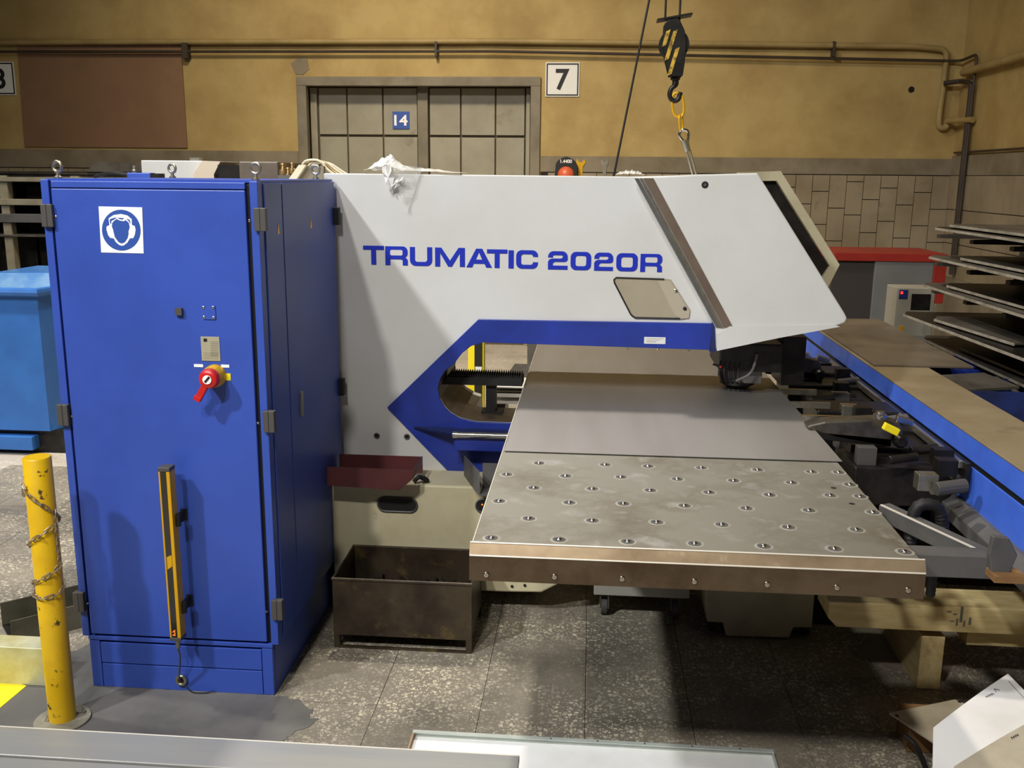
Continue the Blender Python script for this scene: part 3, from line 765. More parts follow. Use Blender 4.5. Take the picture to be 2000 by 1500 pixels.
# inspection window
wn = [(1198, 545), (1203, 541), (1296, 544), (1310, 546), (1348, 605), (1347, 620), (1336, 624), (1240, 621), (1233, 618)]
mb = MB(); mb.prism([PF(*p) for p in wn], 'y', YF-.003, YF+.001); iw = part(put('inspection_window', mb, GLASSP, mach), 'slanted beige inspection window')
mb = MB(); mb.tube([(p[0], YF-.004, p[1]) for p in [PF(*q_) for q_ in ((1297, 545), (1203, 542), (1199, 546), (1200, 552), (1232, 614), (1240, 620), (1328, 622))]], .0035, 6); part(put('window_seal', mb, BLACK, iw), 'black rubber seal')
mb = MB(); mb.prism([PF(*p) for p in ((1285, 549), (1309, 548), (1347, 607), (1345, 621), (1330, 622), (1318, 616))], 'y', YF-.006, YF-.002); put('slider_plate', mb, mat('slider_acrylic', 'b0a793', rough=.3), iw)
for px, py, m_ in ((1319, 567, ZINC), (1337, 602, BLACK)):
    q = PF(px, py); mb = MB(); mb.lathe((q[0], YF-.006, q[1]), (0, -1, 0), [(.0075, 0), (.0075, .004), (.003, .006)], 14); put('window_screw', mb, m_, iw)
# lettering in wide square capitals: strokes on a unit box
def band_poly(outer, inner):
    return outer, inner
def rr(x0, y0, x1, y1, r, n=5, corners=(1, 1, 1, 1)):
    """rounded rectangle, ccw from lower left; corners flags ll, lr, ur, ul"""
    out = []
    for (cx, cy, t0), c, (kx, ky) in zip(((x0+r, y0+r, PI), (x1-r, y0+r, 1.5*PI), (x1-r, y1-r, 0), (x0+r, y1-r, .5*PI)), corners, ((x0, y0), (x1, y0), (x1, y1), (x0, y1))):
        if not c: out.append((kx, ky)); continue
        for k in range(n+1): t = t0+k/n*PI/2; out.append((cx+r*math.cos(t), cy+r*math.sin(t)))
    return out
TV, THH = .27, .215    # stroke thickness (horizontal strokes as fraction of height; vertical set by aspect)
def glyph(ch, w):
    """list of (polygons, holes) in a w x 1 box"""
    v, h = TV, THH
    R_ = .3
    if ch == 'T': return [[(0, 1), (0, 1-h), (w/2-v/2, 1-h), (w/2-v/2, 0), (w/2+v/2, 0), (w/2+v/2, 1-h), (w, 1-h), (w, 1)]]
    if ch == 'I': return [[(0, 0), (w, 0), (w, 1), (0, 1)]]
    if ch == 'U':
        o = rr(0, 0, w, 1, R_, corners=(1, 1, 0, 0)); i_ = rr(v, h, w-v, 1, .13, corners=(1, 1, 0, 0))
        # open at the top: outer down-right-up then inner back
        k = o.index((w, 1)); oo = o[:k+1]; 
        oo = [(0, 1)]+o[:k+1]
        ii = i_[:-1]; ii = ii[::-1]
        return [oo+ii+[(v, 1)]]
    if ch == 'M': return [[(0, 0), (0, 1), (v*1.25, 1), (w/2, .32), (w-v*1.25, 1), (w, 1), (w, 0), (w-v, 0), (w-v, .72), (w/2+.1, 0), (w/2-.1, 0), (v, .72), (v, 0)]]
    if ch == 'A': return [[(0, 0), (w*.38, 1), (w*.62, 1), (w, 0), (w-v*1.15, 0), (w-v*1.15-.09, .2), (v*1.15+.09, .2), (v*1.15, 0)],]
    if ch == 'C':
        o = rr(0, 0, w, 1, R_); i_ = rr(v, h, w-v, 1-h, .13)
        n = 6
        # right opening between .36 and .66
        oo = o[n*2-1-0:][:0]
        ll, lr, ur, ul = o[0:6], o[6:12], o[12:18], o[18:24]; ill, ilr, iur, iul = i_[0:6], i_[6:12], i_[12:18], i_[18:24]
        outer = [(w, .36)]+lr[::-1]+ll[::-1]+ul[::-1]+ur[::-1]+[(w, .65)]
        inner = [(w-v, .65)]+iur+iul+ill+ilr+[(w-v, .36)]
        return [outer+inner]
    if ch == '2':
        o = rr(0, 0, w, 1, R_)
        ur = o[12:18]; ul = o[18:24]
        # S-like two: top bar, right shoulder, middle bar, left leg, bottom bar
        m0, m1 = .42, .60
        pts = [(0, .66)]+ul[::-1]+ur[::-1]
        pts += [(w, .55), (w-.06, .45), (w-.2, m0)]
        pts += [(v+.1, m0), (v, .34), (v, h), (w, h), (w, 0), (0, 0), (0, .42), (.07, .54), (.2, m1)]
        pts += [(w-v-.1, m1), (w-v, .66), (w-v, .76), (w-v-.08, 1-h), (v+.08, 1-h), (v, .76), (v, .66)]
        return [pts]
    if ch == 'R':
        o = rr(0, 0, w, 1, .26, corners=(0, 0, 1, 0))
        ur = [p for p in o if p[0] > w-.28 and p[1] > .7]
        return [[(0, 0), (0, 1)]+ur[::-1]+[(w, .6), (w-.07, .47), (w-.14, .41), (w-.04, .35), (w, .26), (w, 0), (w-v, 0), (w-v, .26), (w-v-.07, .32), (v, .32), (v, 0)]]
    return []
def glyph_hole(ch, w):
    v, h = TV, THH
    if ch == '0': return rr(0, 0, w, 1, .3), rr(v, h, w-v, 1-h, .13)
    return None
spec = [('T', 710, 750), ('R', 753, 796), ('U', 801, 844), ('M', 850, 908), ('A', 911, 961), ('T', 951, 991), ('I', 993, 1003.5), ('C', 1008, 1051),
        ('2', 1070, 1109), ('0', 1114, 1155), ('2', 1160, 1198), ('0', 1203, 1246), ('R', 1250, 1294)]
for ch, xa, xb in spec:
    t_ = (xa-710)/585.
    yt, yb = 480.5+t_*17.5, 516.5+t_*15.5
    A, B = PF(xa, yb), PF(xb, yt)
    C_ = PF(xa, yt)
    h_ = B[1]-PF(xb, yb+(xb-xa)/585*15)[1]
    w_ = (B[0]-A[0])/h_
    z0 = A[1]
    f_ = lambda p: (A[0]+p[0]*h_, z0+p[1]*h_)
    mb = MB()
    gh = glyph_hole(ch, w_)
    y0, y1 = YF-.0022, YF+.0005
    def ringpoly(o, i_):
        n = len(o)
        vo = [[mb.b.verts.new((*[f_(p)[0]], y_, f_(p)[1])) for p in L_] for L_ in (o, i_) for y_ in (y0, y1)]
        for k in range(n):
            j = (k+1) % n
            mb.b.faces.new((vo[0][k], vo[0][j], vo[2][j], vo[2][k]))
            mb.b.faces.new((vo[0][k], vo[1][k], vo[1][j], vo[0][j])); mb.b.faces.new((vo[2][k], vo[2][j], vo[3][j], vo[3][k]))
    if gh: ringpoly(*gh)
    else:
        for pg in glyph(ch, w_): mb.prism([f_(p) for p in pg], 'y', y0, y1)
        if ch == 'A':
            pass
    lt = part(put('letter', mb, BLUEINK, mach), 'large blue wide capital letter on the white arm')
    if ch == 'A':
        mb = MB(); mb.prism([f_(p) for p in ((w_/2-.16, .42), (w_/2, .78), (w_/2+.16, .42))], 'y', y0-.0006, y0); part(put('letter_counter', mb, WHITE, lt), 'white inside of the letter')
    if ch == 'R':
        mb = MB(); mb.prism([f_(p) for p in rr(TV, .52, w_-TV, .81, .08)], 'y', y0-.0006, y0); part(put('letter_counter', mb, WHITE, lt), 'white inside of the letter')
# punching head under the arm
hx_ = PF(1440, 720, 4.18)[0]
mb = MB(); mb.box(hx_-.1, 4.02, 1.0, hx_+.16, 4.36, 1.12); put('tool_holder', mb, BLACKM, mach, bevel=.006)
mb = MB(); mb.lathe((hx_, 4.16, 1.01), (0, 0, -1), [(.085, 0), (.085, .055), (.075, .06), (.075, .085), (.05, .1)], 28); part(put('punch_tool', mb, BLACKM, mach, smooth=True), 'round black punching tool')
mb = MB(); mb.box(hx_-.02, 4.05, .945, hx_+.085, 4.10, 1.0); part(put('stripper_block', mb, GREYM, mach, bevel=.003), 'grey stripper block')
for k in range(5):
    x_ = hx_-.09+.02*k
    mb = MB(); mb.tube(smooth_path([(x_, 4.03, 1.06), (x_-.015, 4.0, 1.0), (x_+.005, 4.02, .95), (x_+.02, 4.06, .945)], 4, .03), .0035, 6); put('head_cable', mb, BLACK, mach, smooth=True)
mb = MB(); mb.tube(smooth_path([(hx_+.05, 4.0, 1.08), (hx_+.03, 3.98, 1.0), (hx_-.03, 4.0, .965)], 5, .04), .006, 8); put('head_cable', mb, GREYM, mach, smooth=True)
mb = MB(); mb.obox((hx_-.115, 4.0, 1.03), (.014, 0, -.004), (0, .004, 0), (.001, 0, .004)); part(put('limit_switch', mb, BLACK, mach), 'small limit switch')
mb = MB(); mb.obox((hx_-.098, 4.0, 1.025), (.004, 0, -.001), (0, .0045, 0), (.001, 0, .0045)); part(put('switch_button', mb, RED, mach), 'red switch tip')
mb = MB(); mb.box(hx_+.17, 4.1, .93, hx_+.27, 4.3, 1.14); put('die_adapter', mb, BLACKM, mach, bevel=.004)

# table with ball transfers
TZ = .90; TX0, TX1, TY0, TY1 = -.276, .812, 2.255, 5.9
tab = thing('ball_table', 'long worn steel ball transfer table running under the punching head', 'table', (.27, 4, 0))
mb = MB(); mb.box(TX0, TY0, TZ-.016, TX1, TY1, TZ); put('table_plate', mb, STEEL, tab)
e1 = U(1200, 1091, 'y', TY0-.022); dzc = .028
mb = MB()
pr_ = [(TY0, TZ), (TY0-.016, TZ-.028), (TY0-.016, TZ-.028-.068), (TY0-.006, TZ-.096), (TY0+.01, TZ-.03), (TY0+.012, TZ-.016), (TY0+.004, TZ-.008)]
mb.prism(pr_[1:6], 'x', TX0-.008, TX1+.012); part(put('front_apron', mb, STEELD, tab), 'front apron with a dark reflection in its brown colour')
mb = MB(); mb.prism([pr_[0], pr_[1], (TY0-.004, TZ-.031), pr_[5], pr_[6]], 'x', TX0-.008, TX1+.012); part(put('apron_fold', mb, STEELE, tab), 'bronze-coloured bevelled front edge')
for y_, z_ in ((TY0-.001, TZ), (TY0-.0165, TZ-.029)):
    mb = MB(); mb.cyl((TX0-.007, y_, z_), (TX1+.011, y_, z_), .0022, 6); part(put('pale_edge', mb, BRIGHT, tab), 'bright pale edge')
mb = MB(); mb.prism([(TX0, TZ), (TX0-.006, TZ-.01), (TX0-.006, TZ-.09), (TX0+.004, TZ-.09), (TX0+.004, TZ-.016), (TX0+.006, TZ-.004)], 'y', TY0+.012, TY1); part(put('side_apron', mb, STEELE, tab), 'left side apron')
mb = MB(); mb.prism([(TX1, TZ), (TX1+.006, TZ-.01), (TX1+.006, TZ-.06), (TX1-.004, TZ-.06), (TX1-.004, TZ-.016), (TX1-.006, TZ-.004)], 'y', TY0+.012, TY1); put('side_apron', mb, STEELE, tab)
mb = MB(); mb.cyl((TX0-.001, TY0, TZ+.0002), (TX0-.001, TY1, TZ+.0002), .002, 6); part(put('pale_edge', mb, BRIGHT, tab), 'bright pale edge')
mb = MB(); mb.box(TX0+.06, 2.4, TZ-.075, TX1-.05, 5.7, TZ-.02); put('table_ribs', mb, BLACKM, tab)
mb = MB(); mb.box(TX0+.4, 4.6, 0, TX1-.3, 5.3, .42); put('table_pedestal', mb, BLACKM, tab)
balls = [(1053, 905), (1182, 908), (1266, 911), (1370, 914), (1480, 918), (1585, 922), (1638, 923), (990, 927), (1105, 930), (1213, 932), (1323, 936), (1433, 939), (1546, 943), (1660, 947),
         (1043, 953), (1157, 955), (1270, 958), (1385, 962), (1503, 967), (1622, 968), (1680, 970), (975, 979), (1112, 982), (1218, 984), (1337, 988), (1458, 993), (1580, 997), (1705, 1001),
         (1033, 1013), (1157, 1017), (1283, 1020), (1410, 1025), (1540, 1030), (1673, 1035), (960, 1051), (1092, 1054), (1226, 1058), (1357, 1062), (1492, 1067), (1630, 1072), (1767, 1078)]
bp_ = None
for px, py in balls:
    q = U(px, py, 'z', TZ)
    if bp_ is None:
        mb = MB(); mb.lathe((q[0], q[1], TZ-.001), (0, 0, 1), [(.0235, 0), (.0235, .0012), (.018, .0016)], 24); bp_ = part(put('ball_transfer', mb, mat('worn_ball_ring', 'b9b5a9', 'a8a294', 30, rough=.45, metal=.5), tab, smooth=True), 'steel ball transfer')
        mb = MB(); mb.lathe((q[0], q[1], TZ+.0006), (0, 0, 1), [(.0165, 0), (.0165, .0010)], 18); bs_ = put('ball_seat', mb, GREYM, bp_)
        mb = MB(); mb.lathe((q[0], q[1], TZ+.0008), (0, 0, 1), [(.0095, 0), (.0088, .0024), (.006, .0047), (.001, .0058)], 16); bb_ = part(put('ball', mb, CHROME, bp_, smooth=True), 'bright ball')
        b0 = Vector(q)
    else:
        d = (q[0]-b0.x, q[1]-b0.y, 0)
        n_ = dup(bp_, d); dup(bs_, d, n_); dup(bb_, d, n_)
for px, py in ((1225, 683), (1285, 684), (1345, 687)):
    q = U(px, py, 'z', TZ); d = (q[0]-b0.x, q[1]-b0.y, .003); n_ = dup(bp_, d); dup(bs_, d, n_); dup(bb_, d, n_)
for px, py in ((1628, 953), (1664, 984)):
    q = U(px, py, 'z', TZ); mb = MB(); mb.lathe((q[0], q[1], TZ-.001), (0, 0, 1), [(.0085, 0), (.0085, .0014)], 16); part(put('bolt_hole', mb, BLACK, tab), 'empty black hole')
for px, py in ((950, 1122), (1083, 1126), (1215, 1130), (1356, 1135), (1498, 1141), (1634, 1147), (1773, 1152)):
    q = U(px, py, 'y', TY0-.016); mb = MB(); mb.lathe((q[0], TY0-.016, q[2]), (0, -1, 0), [(.0075, 0), (.0075, .002), (.0055, .005), (.003, .0052), (.002, .003)], 14); put('apron_screw', mb, CHROME, tab, smooth=True)
# metal sheet on the table
sy0 = U(1300, 893, 'z', TZ)[1]
mb = MB(); mb.box(TX0+.006, sy0, TZ+.0034, .826, 5.4, TZ+.0054)
tag(put('metal_sheet', mb, SHEET), 'large clean steel sheet lying on the ball table under the punch', 'sheet')

# ------------------------------------------------------------------ cross beam with clamps
beam = thing('guide_beam', 'long blue coordinate guide beam with dusty brown top, right of the table', 'beam', (1.42, 3.8, 0))
BX, BX2, BZ1, BZ0 = 1.31, 1.55, .945, .70
BY0, BY1 = 1.9, 6.0
mb = MB(); mb.box(BX+.012, BY0, BZ1-.16, BX2, BY1, BZ1-.006); put('beam_core', mb, DBLUE, beam)
mb = MB(); mb.box(BX, BY0, BZ1-.085, BX+.014, BY1, BZ1-.002); part(put('upper_face', mb, LBLUE, beam, bevel=.003), 'light blue upper face')
mb = MB(); mb.box(BX+.004, BY0, BZ0, BX+.016, BY1, BZ1-.105); part(put('lower_face', mb, LBLUE, beam, bevel=.003), 'light blue lower face')
mb = MB(); mb.box(BX, BY0, BZ1-.008, BX2+.02, BY1, BZ1+.001); part(put('top_cover', mb, BEAMB, beam, bevel=.002), 'dusty brown top cover')
mb = MB(); mb.prism([(BX-.05, BZ0-.06), (BX+.02, BZ0-.06), (BX+.02, BZ0+.01), (BX-.01, BZ0+.01), (BX-.05, BZ0-.015)], 'y', BY0, BY1); part(put('lower_rail', mb, GREYM, beam, bevel=.003), 'grey lower rail')
mb = MB(); mb.box(BX-.01, 1.9, .35, BX+.22, 2.2, BZ0-.06); mb.box(BX+.02, 4.6, 0, BX+.2, 4.9, BZ0-.06); put('beam_support', mb, BLACKM, beam)
mb = MB(); mb.box(BX+.01, 4.5, BZ1+.001, BX+.46, BY1, BZ1+.012); part(put('end_cover', mb, mat('dark_dusty_cover', '6e6250', '5c5142', 3, rough=.5), beam, bevel=.002), 'darker wide cover plate at the far end')
mb = MB(); mb.prism([(q_[0], q_[2]) for q_ in [U(px, py, 'y', 2.45) for px, py in ((1940, 1048), (1972, 1052), (1988, 1085), (1976, 1112), (1962, 1142), (1937, 1122), (1932, 1085))]], 'y', 2.45, 2.47); put('end_bracket', mb, GREYM, beam, bevel=.003)
mb = MB(); mb.box(BX+.006, BY0, BZ1-.108, BX+.02, BY1, BZ1-.084); part(put('groove', mb, BLACK, beam), 'groove between the blue faces, its shadow painted black')  # black strip draws the groove together with the shadow in it
# carriage on the beam
CRY0 = U(1880, 930, 'x', BX-.03)[1]; CRY1 = 5.2
car = thing('clamp_carriage', 'dark sliding clamp carriage with twin rails along the blue beam', 'carriage', (BX-.05, 4, 0))
mb = MB(); mb.box(BX-.022, CRY0, BZ1-.20, BX-.004, CRY1, BZ1-.088); put('carriage_plate', mb, BLACKM, car, bevel=.003)
for z_, m_ in ((BZ1-.10, ZINC), (BZ1-.155, GREYM)):
    mb = MB(); mb.box(BX-.036, CRY0+.03, z_-.016, BX-.02, CRY1, z_+.012); put('carriage_rail', mb, m_, car, bevel=.003)
mb = MB(); mb.box(BX-.075, CRY0+.25, BZ1-.235, BX-.006, CRY1, BZ1-.19); put('carriage_base', mb, BLACKM, car, bevel=.004)
mb = MB(); mb.tube([(BX-.085, CRY0+.1, .72), (BX-.085, CRY1, .72)], .012, 10); part(put('carriage_shaft', mb, ZINC, car, smooth=True), 'steel shaft')
mb = MB()
for k in range(9):
    y_ = 3.35+.2*k; x_ = .95+.03*(k % 3)
    mb.box(x_, y_, .66, 1.285, y_+.199, .80+.02*((k*5) % 4))
put('carriage_housing', mb, BLACKM, car, bevel=.006)
for k, yy in enumerate((3.72, 3.95, 4.2)):
    mb = MB(); mb.box(.83, yy, .868, 1.0, yy+.02, .892); put('support_slat', mb, ZINC if k else CHROME, car)
for k in range(34):
    y_ = 3.1+k*.062
    mb = MB(); x_ = BX-.05-.26*random.random(); z_ = .80+.06*random.random()
    if k % 3: mb.box(x_-.035, y_-.03, z_-.03, x_+.03, y_+.02, z_+.02+.02*random.random())
    else: mb.cyl((x_-.05, y_, z_), (x_+.05, y_+.02, z_+.01), .014+.01*random.random(), 12)
    put('carriage_fitting', mb, random.choice((BLACKM, BLACKM, BLACKM, GREYM, DARK, ZINC)), car, bevel=.002)
for k in range(5):
    mb = MB(); y_ = CRY0+.5+.4*k
    mb.tube(smooth_path([(BX-.05, y_, .8), (BX-.14, y_+.08, .83), (BX-.16, y_+.22, .75), (BX-.06, y_+.3, .74)], 5, .05), .009, 8); put('carriage_hose', mb, BLACK, car, smooth=True)
q = U(1740, 838, 'z', .93)
mb = MB(); mb.obox((q[0]+.0, q[1], .93), (.026, .0, -.012), (0, .012, 0), (.005, 0, .012)); part(put('clamp_lever', mb, YELB, car, bevel=.003), 'yellow clamp lever')
q = U(1625, 818, 'z', .86)
mb = MB(); mb.cyl((.86, q[1], .86), (q[0]+.02, q[1]-.01, .86), .006, 8); put('feeler_pin', mb, ZINC, car)
def clamp(px, py, label):
    q = U(px, py, 'z', TZ+.03); x_, y_ = q[0], q[1]
    t = thing('sheet_clamp', label, 'clamp', (x_, y_, .88), 'clamps gripping the right edge of the sheet')
    mb = MB(); mb.prism([(.80, TZ+.011), (.80, TZ+.02), (.86, TZ+.036), (x_+.05, TZ+.052), (x_+.11, TZ+.04), (x_+.13, TZ-.02), (x_+.13, TZ-.06), (.9, TZ-.02)], 'y', y_-.04, y_+.04); put('clamp_jaw', mb, mat('dull_clamp_steel', '7a746a', '5a554c', 16, rough=.35, metal=.85), t, bevel=.006)
    mb = MB(); mb.prism([(.805, TZ+.002), (1.1, TZ+.002-.02), (1.1, TZ-.05), (.86, TZ-.03)], 'y', y_-.04, y_+.04); put('lower_jaw', mb, BLACKM, t, bevel=.003)
    mb = MB(); mb.cyl((x_+.05, y_, TZ-.01), (x_+.05, y_, TZ+.062), .024, 20); mb.cyl((x_+.05, y_, TZ+.062), (x_+.05, y_, TZ+.072), .015, 16); put('clamp_cylinder', mb, CHROME, t, smooth=True)
    mb = MB(); mb.obox((x_+.13, y_-.02, TZ+.045), (.03, 0, -.008), (0, .012, 0), (.003, 0, .012)); put('clamp_lever', mb, CHROME, t, bevel=.003)
    mb = MB(); mb.lathe((x_+.11, y_-.05, TZ-.02), (0, -1, 0), [(.024, 0), (.024, .02), (.016, .03)], 16); put('clamp_knob', mb, BLACKM, t, smooth=True)
    return t
clamp(1690, 825, 'near silver sheet clamp beside the table, with bright cylinder and lever')
clamp(1552, 705, 'far silver sheet clamp next to the punching head')
# stuff under the beam
mb = MB(); mb.box(.86, U(1640, 905, 'z', .62)[1]-.05, .60, BX+.1, U(1640, 905, 'z', .62)[1]+.05, .66); 
t = tag(put('cross_member', mb, DBLUE, bevel=.003), 'dark blue cross member between table and beam', 'frame')
q = U(1690, 930, 'z', .55)
mo = thing('drive_motor', 'rusty yellow drive motor under the right side of the table', 'motor', (q[0], q[1], .48))
mb = MB(); mb.box(q[0]-.09, q[1]-.05, .49, q[0]+.05, q[1]+.05, .60); put('motor_body', mb, MOTOR, mo, bevel=.012)
mb = MB(); mb.cyl((q[0]+.05, q[1], .545), (q[0]+.075, q[1], .545), .03, 16); put('motor_flange', mb, MOTOR, mo)
for k in range(4):
    mb = MB(); mb.cyl((q[0]-.06+.035*k, q[1]-.051, .515+.02*(k % 2)), (q[0]-.06+.035*k, q[1]-.056, .515+.02*(k % 2)), .006, 8); put('motor_bolt', mb, BLACK, mo)
sA, sB = Vector(U(1725, 998, 'y', 2.95)), Vector(U(1925, 1092, 'y', 2.62))
mb = MB(); mb.bar(sA, sB, .045, .05); sto = tag(put('brace_strut', mb, GREYM, bevel=.004), 'grey diagonal strut with bright edge, right of the table front', 'strut')
mb = MB(); mb.bar(sA+Vector((-.014, -.018, .026)), sB+Vector((-.014, -.018, .026)), .006, .004); part(put('bright_edge', mb, BRIGHT, sto), 'bright pale edge')
a = U(1800, 1066, 'y', 2.6); b = U(1945, 1100, 'y', 2.6)
mb = MB(); mb.box(.75, 2.56, a[2]-.075, b[0], 2.63, a[2]-.01); tag(put('cross_bar', mb, GREYM, bevel=.003), 'dark grey horizontal bar behind the table front right corner', 'bar')
def hose(pts, r, label):
    mb = MB(); path = smooth_path(pts, 8, .12); rad = []
    fine = []
    for a_, b_ in zip(path, path[1:]):
        L_ = (b_-a_).length; n = max(1, int(L_/.006))
        for k in range(n): fine.append(a_.lerp(b_, k/n))
    for i in range(len(fine)): rad.append(r*(1.0 if i % 2 else .86))
    mb.tube(fine, rad, 12)
    tag(put('corrugated_hose', mb, BLACK, smooth=True), label, 'hose')
c1 = U(1850, 1010, 'y', 2.75)
hose([(c1[0]-.06, 2.86, c1[2]-.14), (c1[0]-.06, 2.86, c1[2]-.0), (c1[0]+.02, 2.86, c1[2]+.0), (c1[0]+.05, 2.88, c1[2]-.14)], .02, 'black corrugated hose looping behind the grey diagonal strut')
c1 = U(1840, 1130, 'y', 2.5)
hose([(c1[0]-.07, 2.6, c1[2]-.1), (c1[0]-.04, 2.6, c1[2]-.01), (c1[0]+.02, 2.62, c1[2]-.03), (c1[0]+.03, 2.65, c1[2]-.12)], .014, 'black ribbed hose above the cream timber')
q = U(1965, 1137, 'y', 2.40)
mb = MB(); mb.box(q[0]-.02, 2.42, q[2]-.012, q[0]+.06, 2.48, q[2]+.006); tag(put('wood_block', mb, WOODO), 'small raw wood block under the beam bracket', 'block')
# dark machine bed filling the space under the beam
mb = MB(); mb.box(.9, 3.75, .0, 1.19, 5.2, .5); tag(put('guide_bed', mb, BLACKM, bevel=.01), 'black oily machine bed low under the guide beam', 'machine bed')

# ------------------------------------------------------------------ timber frame
wf = thing('timber_frame', 'cream timber trestle: long upright board and cross beam, right foreground', 'trestle', (1.25, 3.3, 0))
pz_ = .205
x0, x1 = 1.212, 1.293
mb = MB(); mb.box(x0, 3.268, 0, x1, 4.3, pz_); put('upright_board', mb, WOODL, wf, bevel=.003)
yq = 3.24
za, zb = U(1640, 1176, 'y', yq)[2], U(1640, 1225, 'y', yq)[2]
xa, xb = U(1618, 1190, 'y', yq)[0], U(1634, 1225, 'y', yq)[0]
mb = MB(); mb.prism([(xa, za), (xa, zb+.035), (xb, zb), (2.35, zb), (2.35, za)], 'y', yq, yq+.16); cb = put('cross_beam', mb, WOOD, wf, bevel=.003)
mb = MB()
for u_, v_, w_, h_ in ((1850, 1193, 8, 3), (1862, 1198, 7, 3), (1855, 1212, 9, 2), (1877, 1185, 2, 30), (1868, 1208, 2, 14), (1882, 1212, 2, 12), (1893, 1206, 3, 14)):
    a, b = U(u_, v_, 'y', yq), U(u_+w_, v_+h_, 'y', yq); mb.box(a[0], yq-.0012, b[2], b[0], yq+.0005, a[2])
put('pencil_mark', mb, INKG, cb)
mb = MB(); mb.box(U(1888, 1250, 'y', 3.3)[0], 3.3, U(1888, 1260, 'y', 3.3)[2], 2.35, 3.42, zb-.01); put('lower_board', mb, WOOD, wf, bevel=.003)

# ------------------------------------------------------------------ swarf bin, trolley, trough
bn = thing('swarf_bin', 'oily brown sheet steel bin on low feet beside the blue cabinet', 'bin', (-.69, 3.5, 0))
bx_0, bx_1, by0, by1, bz0, bz1 = -.955, -.418, 3.365, 3.70, .055, .285
mb = MB(); mb.open_box(bx_0, by0, bz0, bx_1, by1, bz1, .004); put('bin_shell', mb, BIN, bn)
mb = MB(); r_ = .006
mb.tube([(bx_0, by0, bz1), (bx_1, by0, bz1), (bx_1, by1, bz1), (bx_0, by1, bz1)], r_, 8, True); put('bin_rim', mb, BIN, bn)
for x_ in (bx_0+.0, bx_1-.022):
    for y_ in (by0, by1-.022):
        mb = MB(); mb.box(x_, y_, 0, x_+.022, y_+.022, bz0); put('bin_foot', mb, BIN, bn)
mb = MB(); mb.box(bx_0+.022, by0, 0, bx_1-.022, by0+.012, .008); put('bin_base_strip', mb, BIN, bn)
mb = MB()
for k in range(160):
    x_, y_ = random.uniform(bx_0+.03, bx_1-.03), random.uniform(by0+.03, by1-.03); a_ = random.random()*PI; s_ = random.uniform(.008, .02)
    mb.obox((x_, y_, bz0+.09+.03*random.random()), (s_*math.cos(a_), s_*math.sin(a_), .004), (-.3*s_*math.sin(a_), .3*s_*math.cos(a_), 0), (0, 0, .0012))
mb.box(bx_0+.005, by0+.005, bz0+.004, bx_1-.005, by1-.005, bz0+.09)
sw = tag(put('metal_swarf', mb, BLACKM), 'dark metal punching scrap inside the brown bin', 'scrap'); sw['kind'] = 'stuff'

tr_ = thing('trolley', 'low pale grey trolley on castors under the ball table', 'trolley', (.28, 3.9, 0))
ty = 3.74; zt_ = U(1250, 1166, 'y', ty)[2]; tx0, tx1 = U(1160, 1150, 'y', ty)[0], U(1348, 1150, 'y', ty)[0]
mb = MB(); mb.box(tx0, ty, zt_, tx1, ty+.5, zt_+.055); put('trolley_deck', mb, mat('pale_grey_paint', 'b8b5a8', rough=.5), tr_, bevel=.004)
for px in (1180, 1320):
    for yy in (ty+.03, ty+.45):
        x_ = U(px, 1185, 'y', ty)[0]
        mb = MB(); mb.cyl((x_-.012, yy, .034), (x_+.012, yy, .034), .034, 20); w_ = put('castor', mb, GREYM, tr_, smooth=True)
        mb = MB(); mb.obox((x_-.017, yy, .055), (.002, 0, 0), (0, .015, 0), (0, 0, .028)); mb.obox((x_+.017, yy, .055), (.002, 0, 0), (0, .015, 0), (0, 0, .028)); mb.cyl((x_-.02, yy, .034), (x_+.02, yy, .034), .01, 12); put('castor_fork', mb, ZINC, w_)
tg = thing('scrap_trough', 'cream wheeled scrap trough with stepped base under the table', 'trough', (.68, 3.6, 0))
yg = 3.60
pts = [(1376, 1140), (1592, 1150), (1586, 1226), (1550, 1226), (1541, 1246), (1418, 1242), (1412, 1216), (1381, 1215)]
pg = [(q_[0], max(.004, q_[2])) for q_ in (U(px, py, 'y', yg) for px, py in pts)]
mb = MB(); mb.prism(pg, 'y', yg, yg+.55); put('trough_body', mb, CREAMD, tg, bevel=.004)
for px in (1392, 1575):
    q = U(px, 1220, 'y', yg+.04)
    mb = MB(); mb.cyl((q[0]-.012, yg+.06, .03), (q[0]+.012, yg+.06, .03), .03, 18); put('castor', mb, BLACK, tg, smooth=True)

# maroon tray and grey bracket on the machine front
pm = [(640, 887), (808, 897), (808, 934), (780, 958), (640, 948)]
ym = 3.62
mt = thing('maroon_tray', 'dark maroon sheet metal tray on the machine base beside the cabinet', 'tray', (-.93, 3.7, .5))
pm = [(640, 912), (808, 919), (808, 934), (780, 958), (640, 948)]
pmw = [U(px, py, 'y', ym) for px, py in pm]
zbk = U(720, 889, 'y', ym+.2)[2]
mb = MB(); mb.prism([(q_[0], q_[2]) for q_ in pmw], 'y', ym, ym+.004)
x0_, x1_ = -1.035, pmw[1][0]
mb2 = MB(); mb2.prism([(x0_, pmw[0][2]), (x1_, pmw[1][2]), (x1_, pmw[2][2]), (pmw[3][0], pmw[3][2]), (x0_, pmw[4][2])], 'y', ym, ym+.005); put('tray_front', mb2, MAROON, mt)
zb_ = pmw[4][2]
mb2 = MB(); mb2.box(x0_, ym+.005, zb_, pmw[3][0], ym+.2, zb_+.004); mb2.box(x0_, ym+.2, zb_, x1_, ym+.205, zbk); put('tray_bottom', mb2, MAROON, mt)
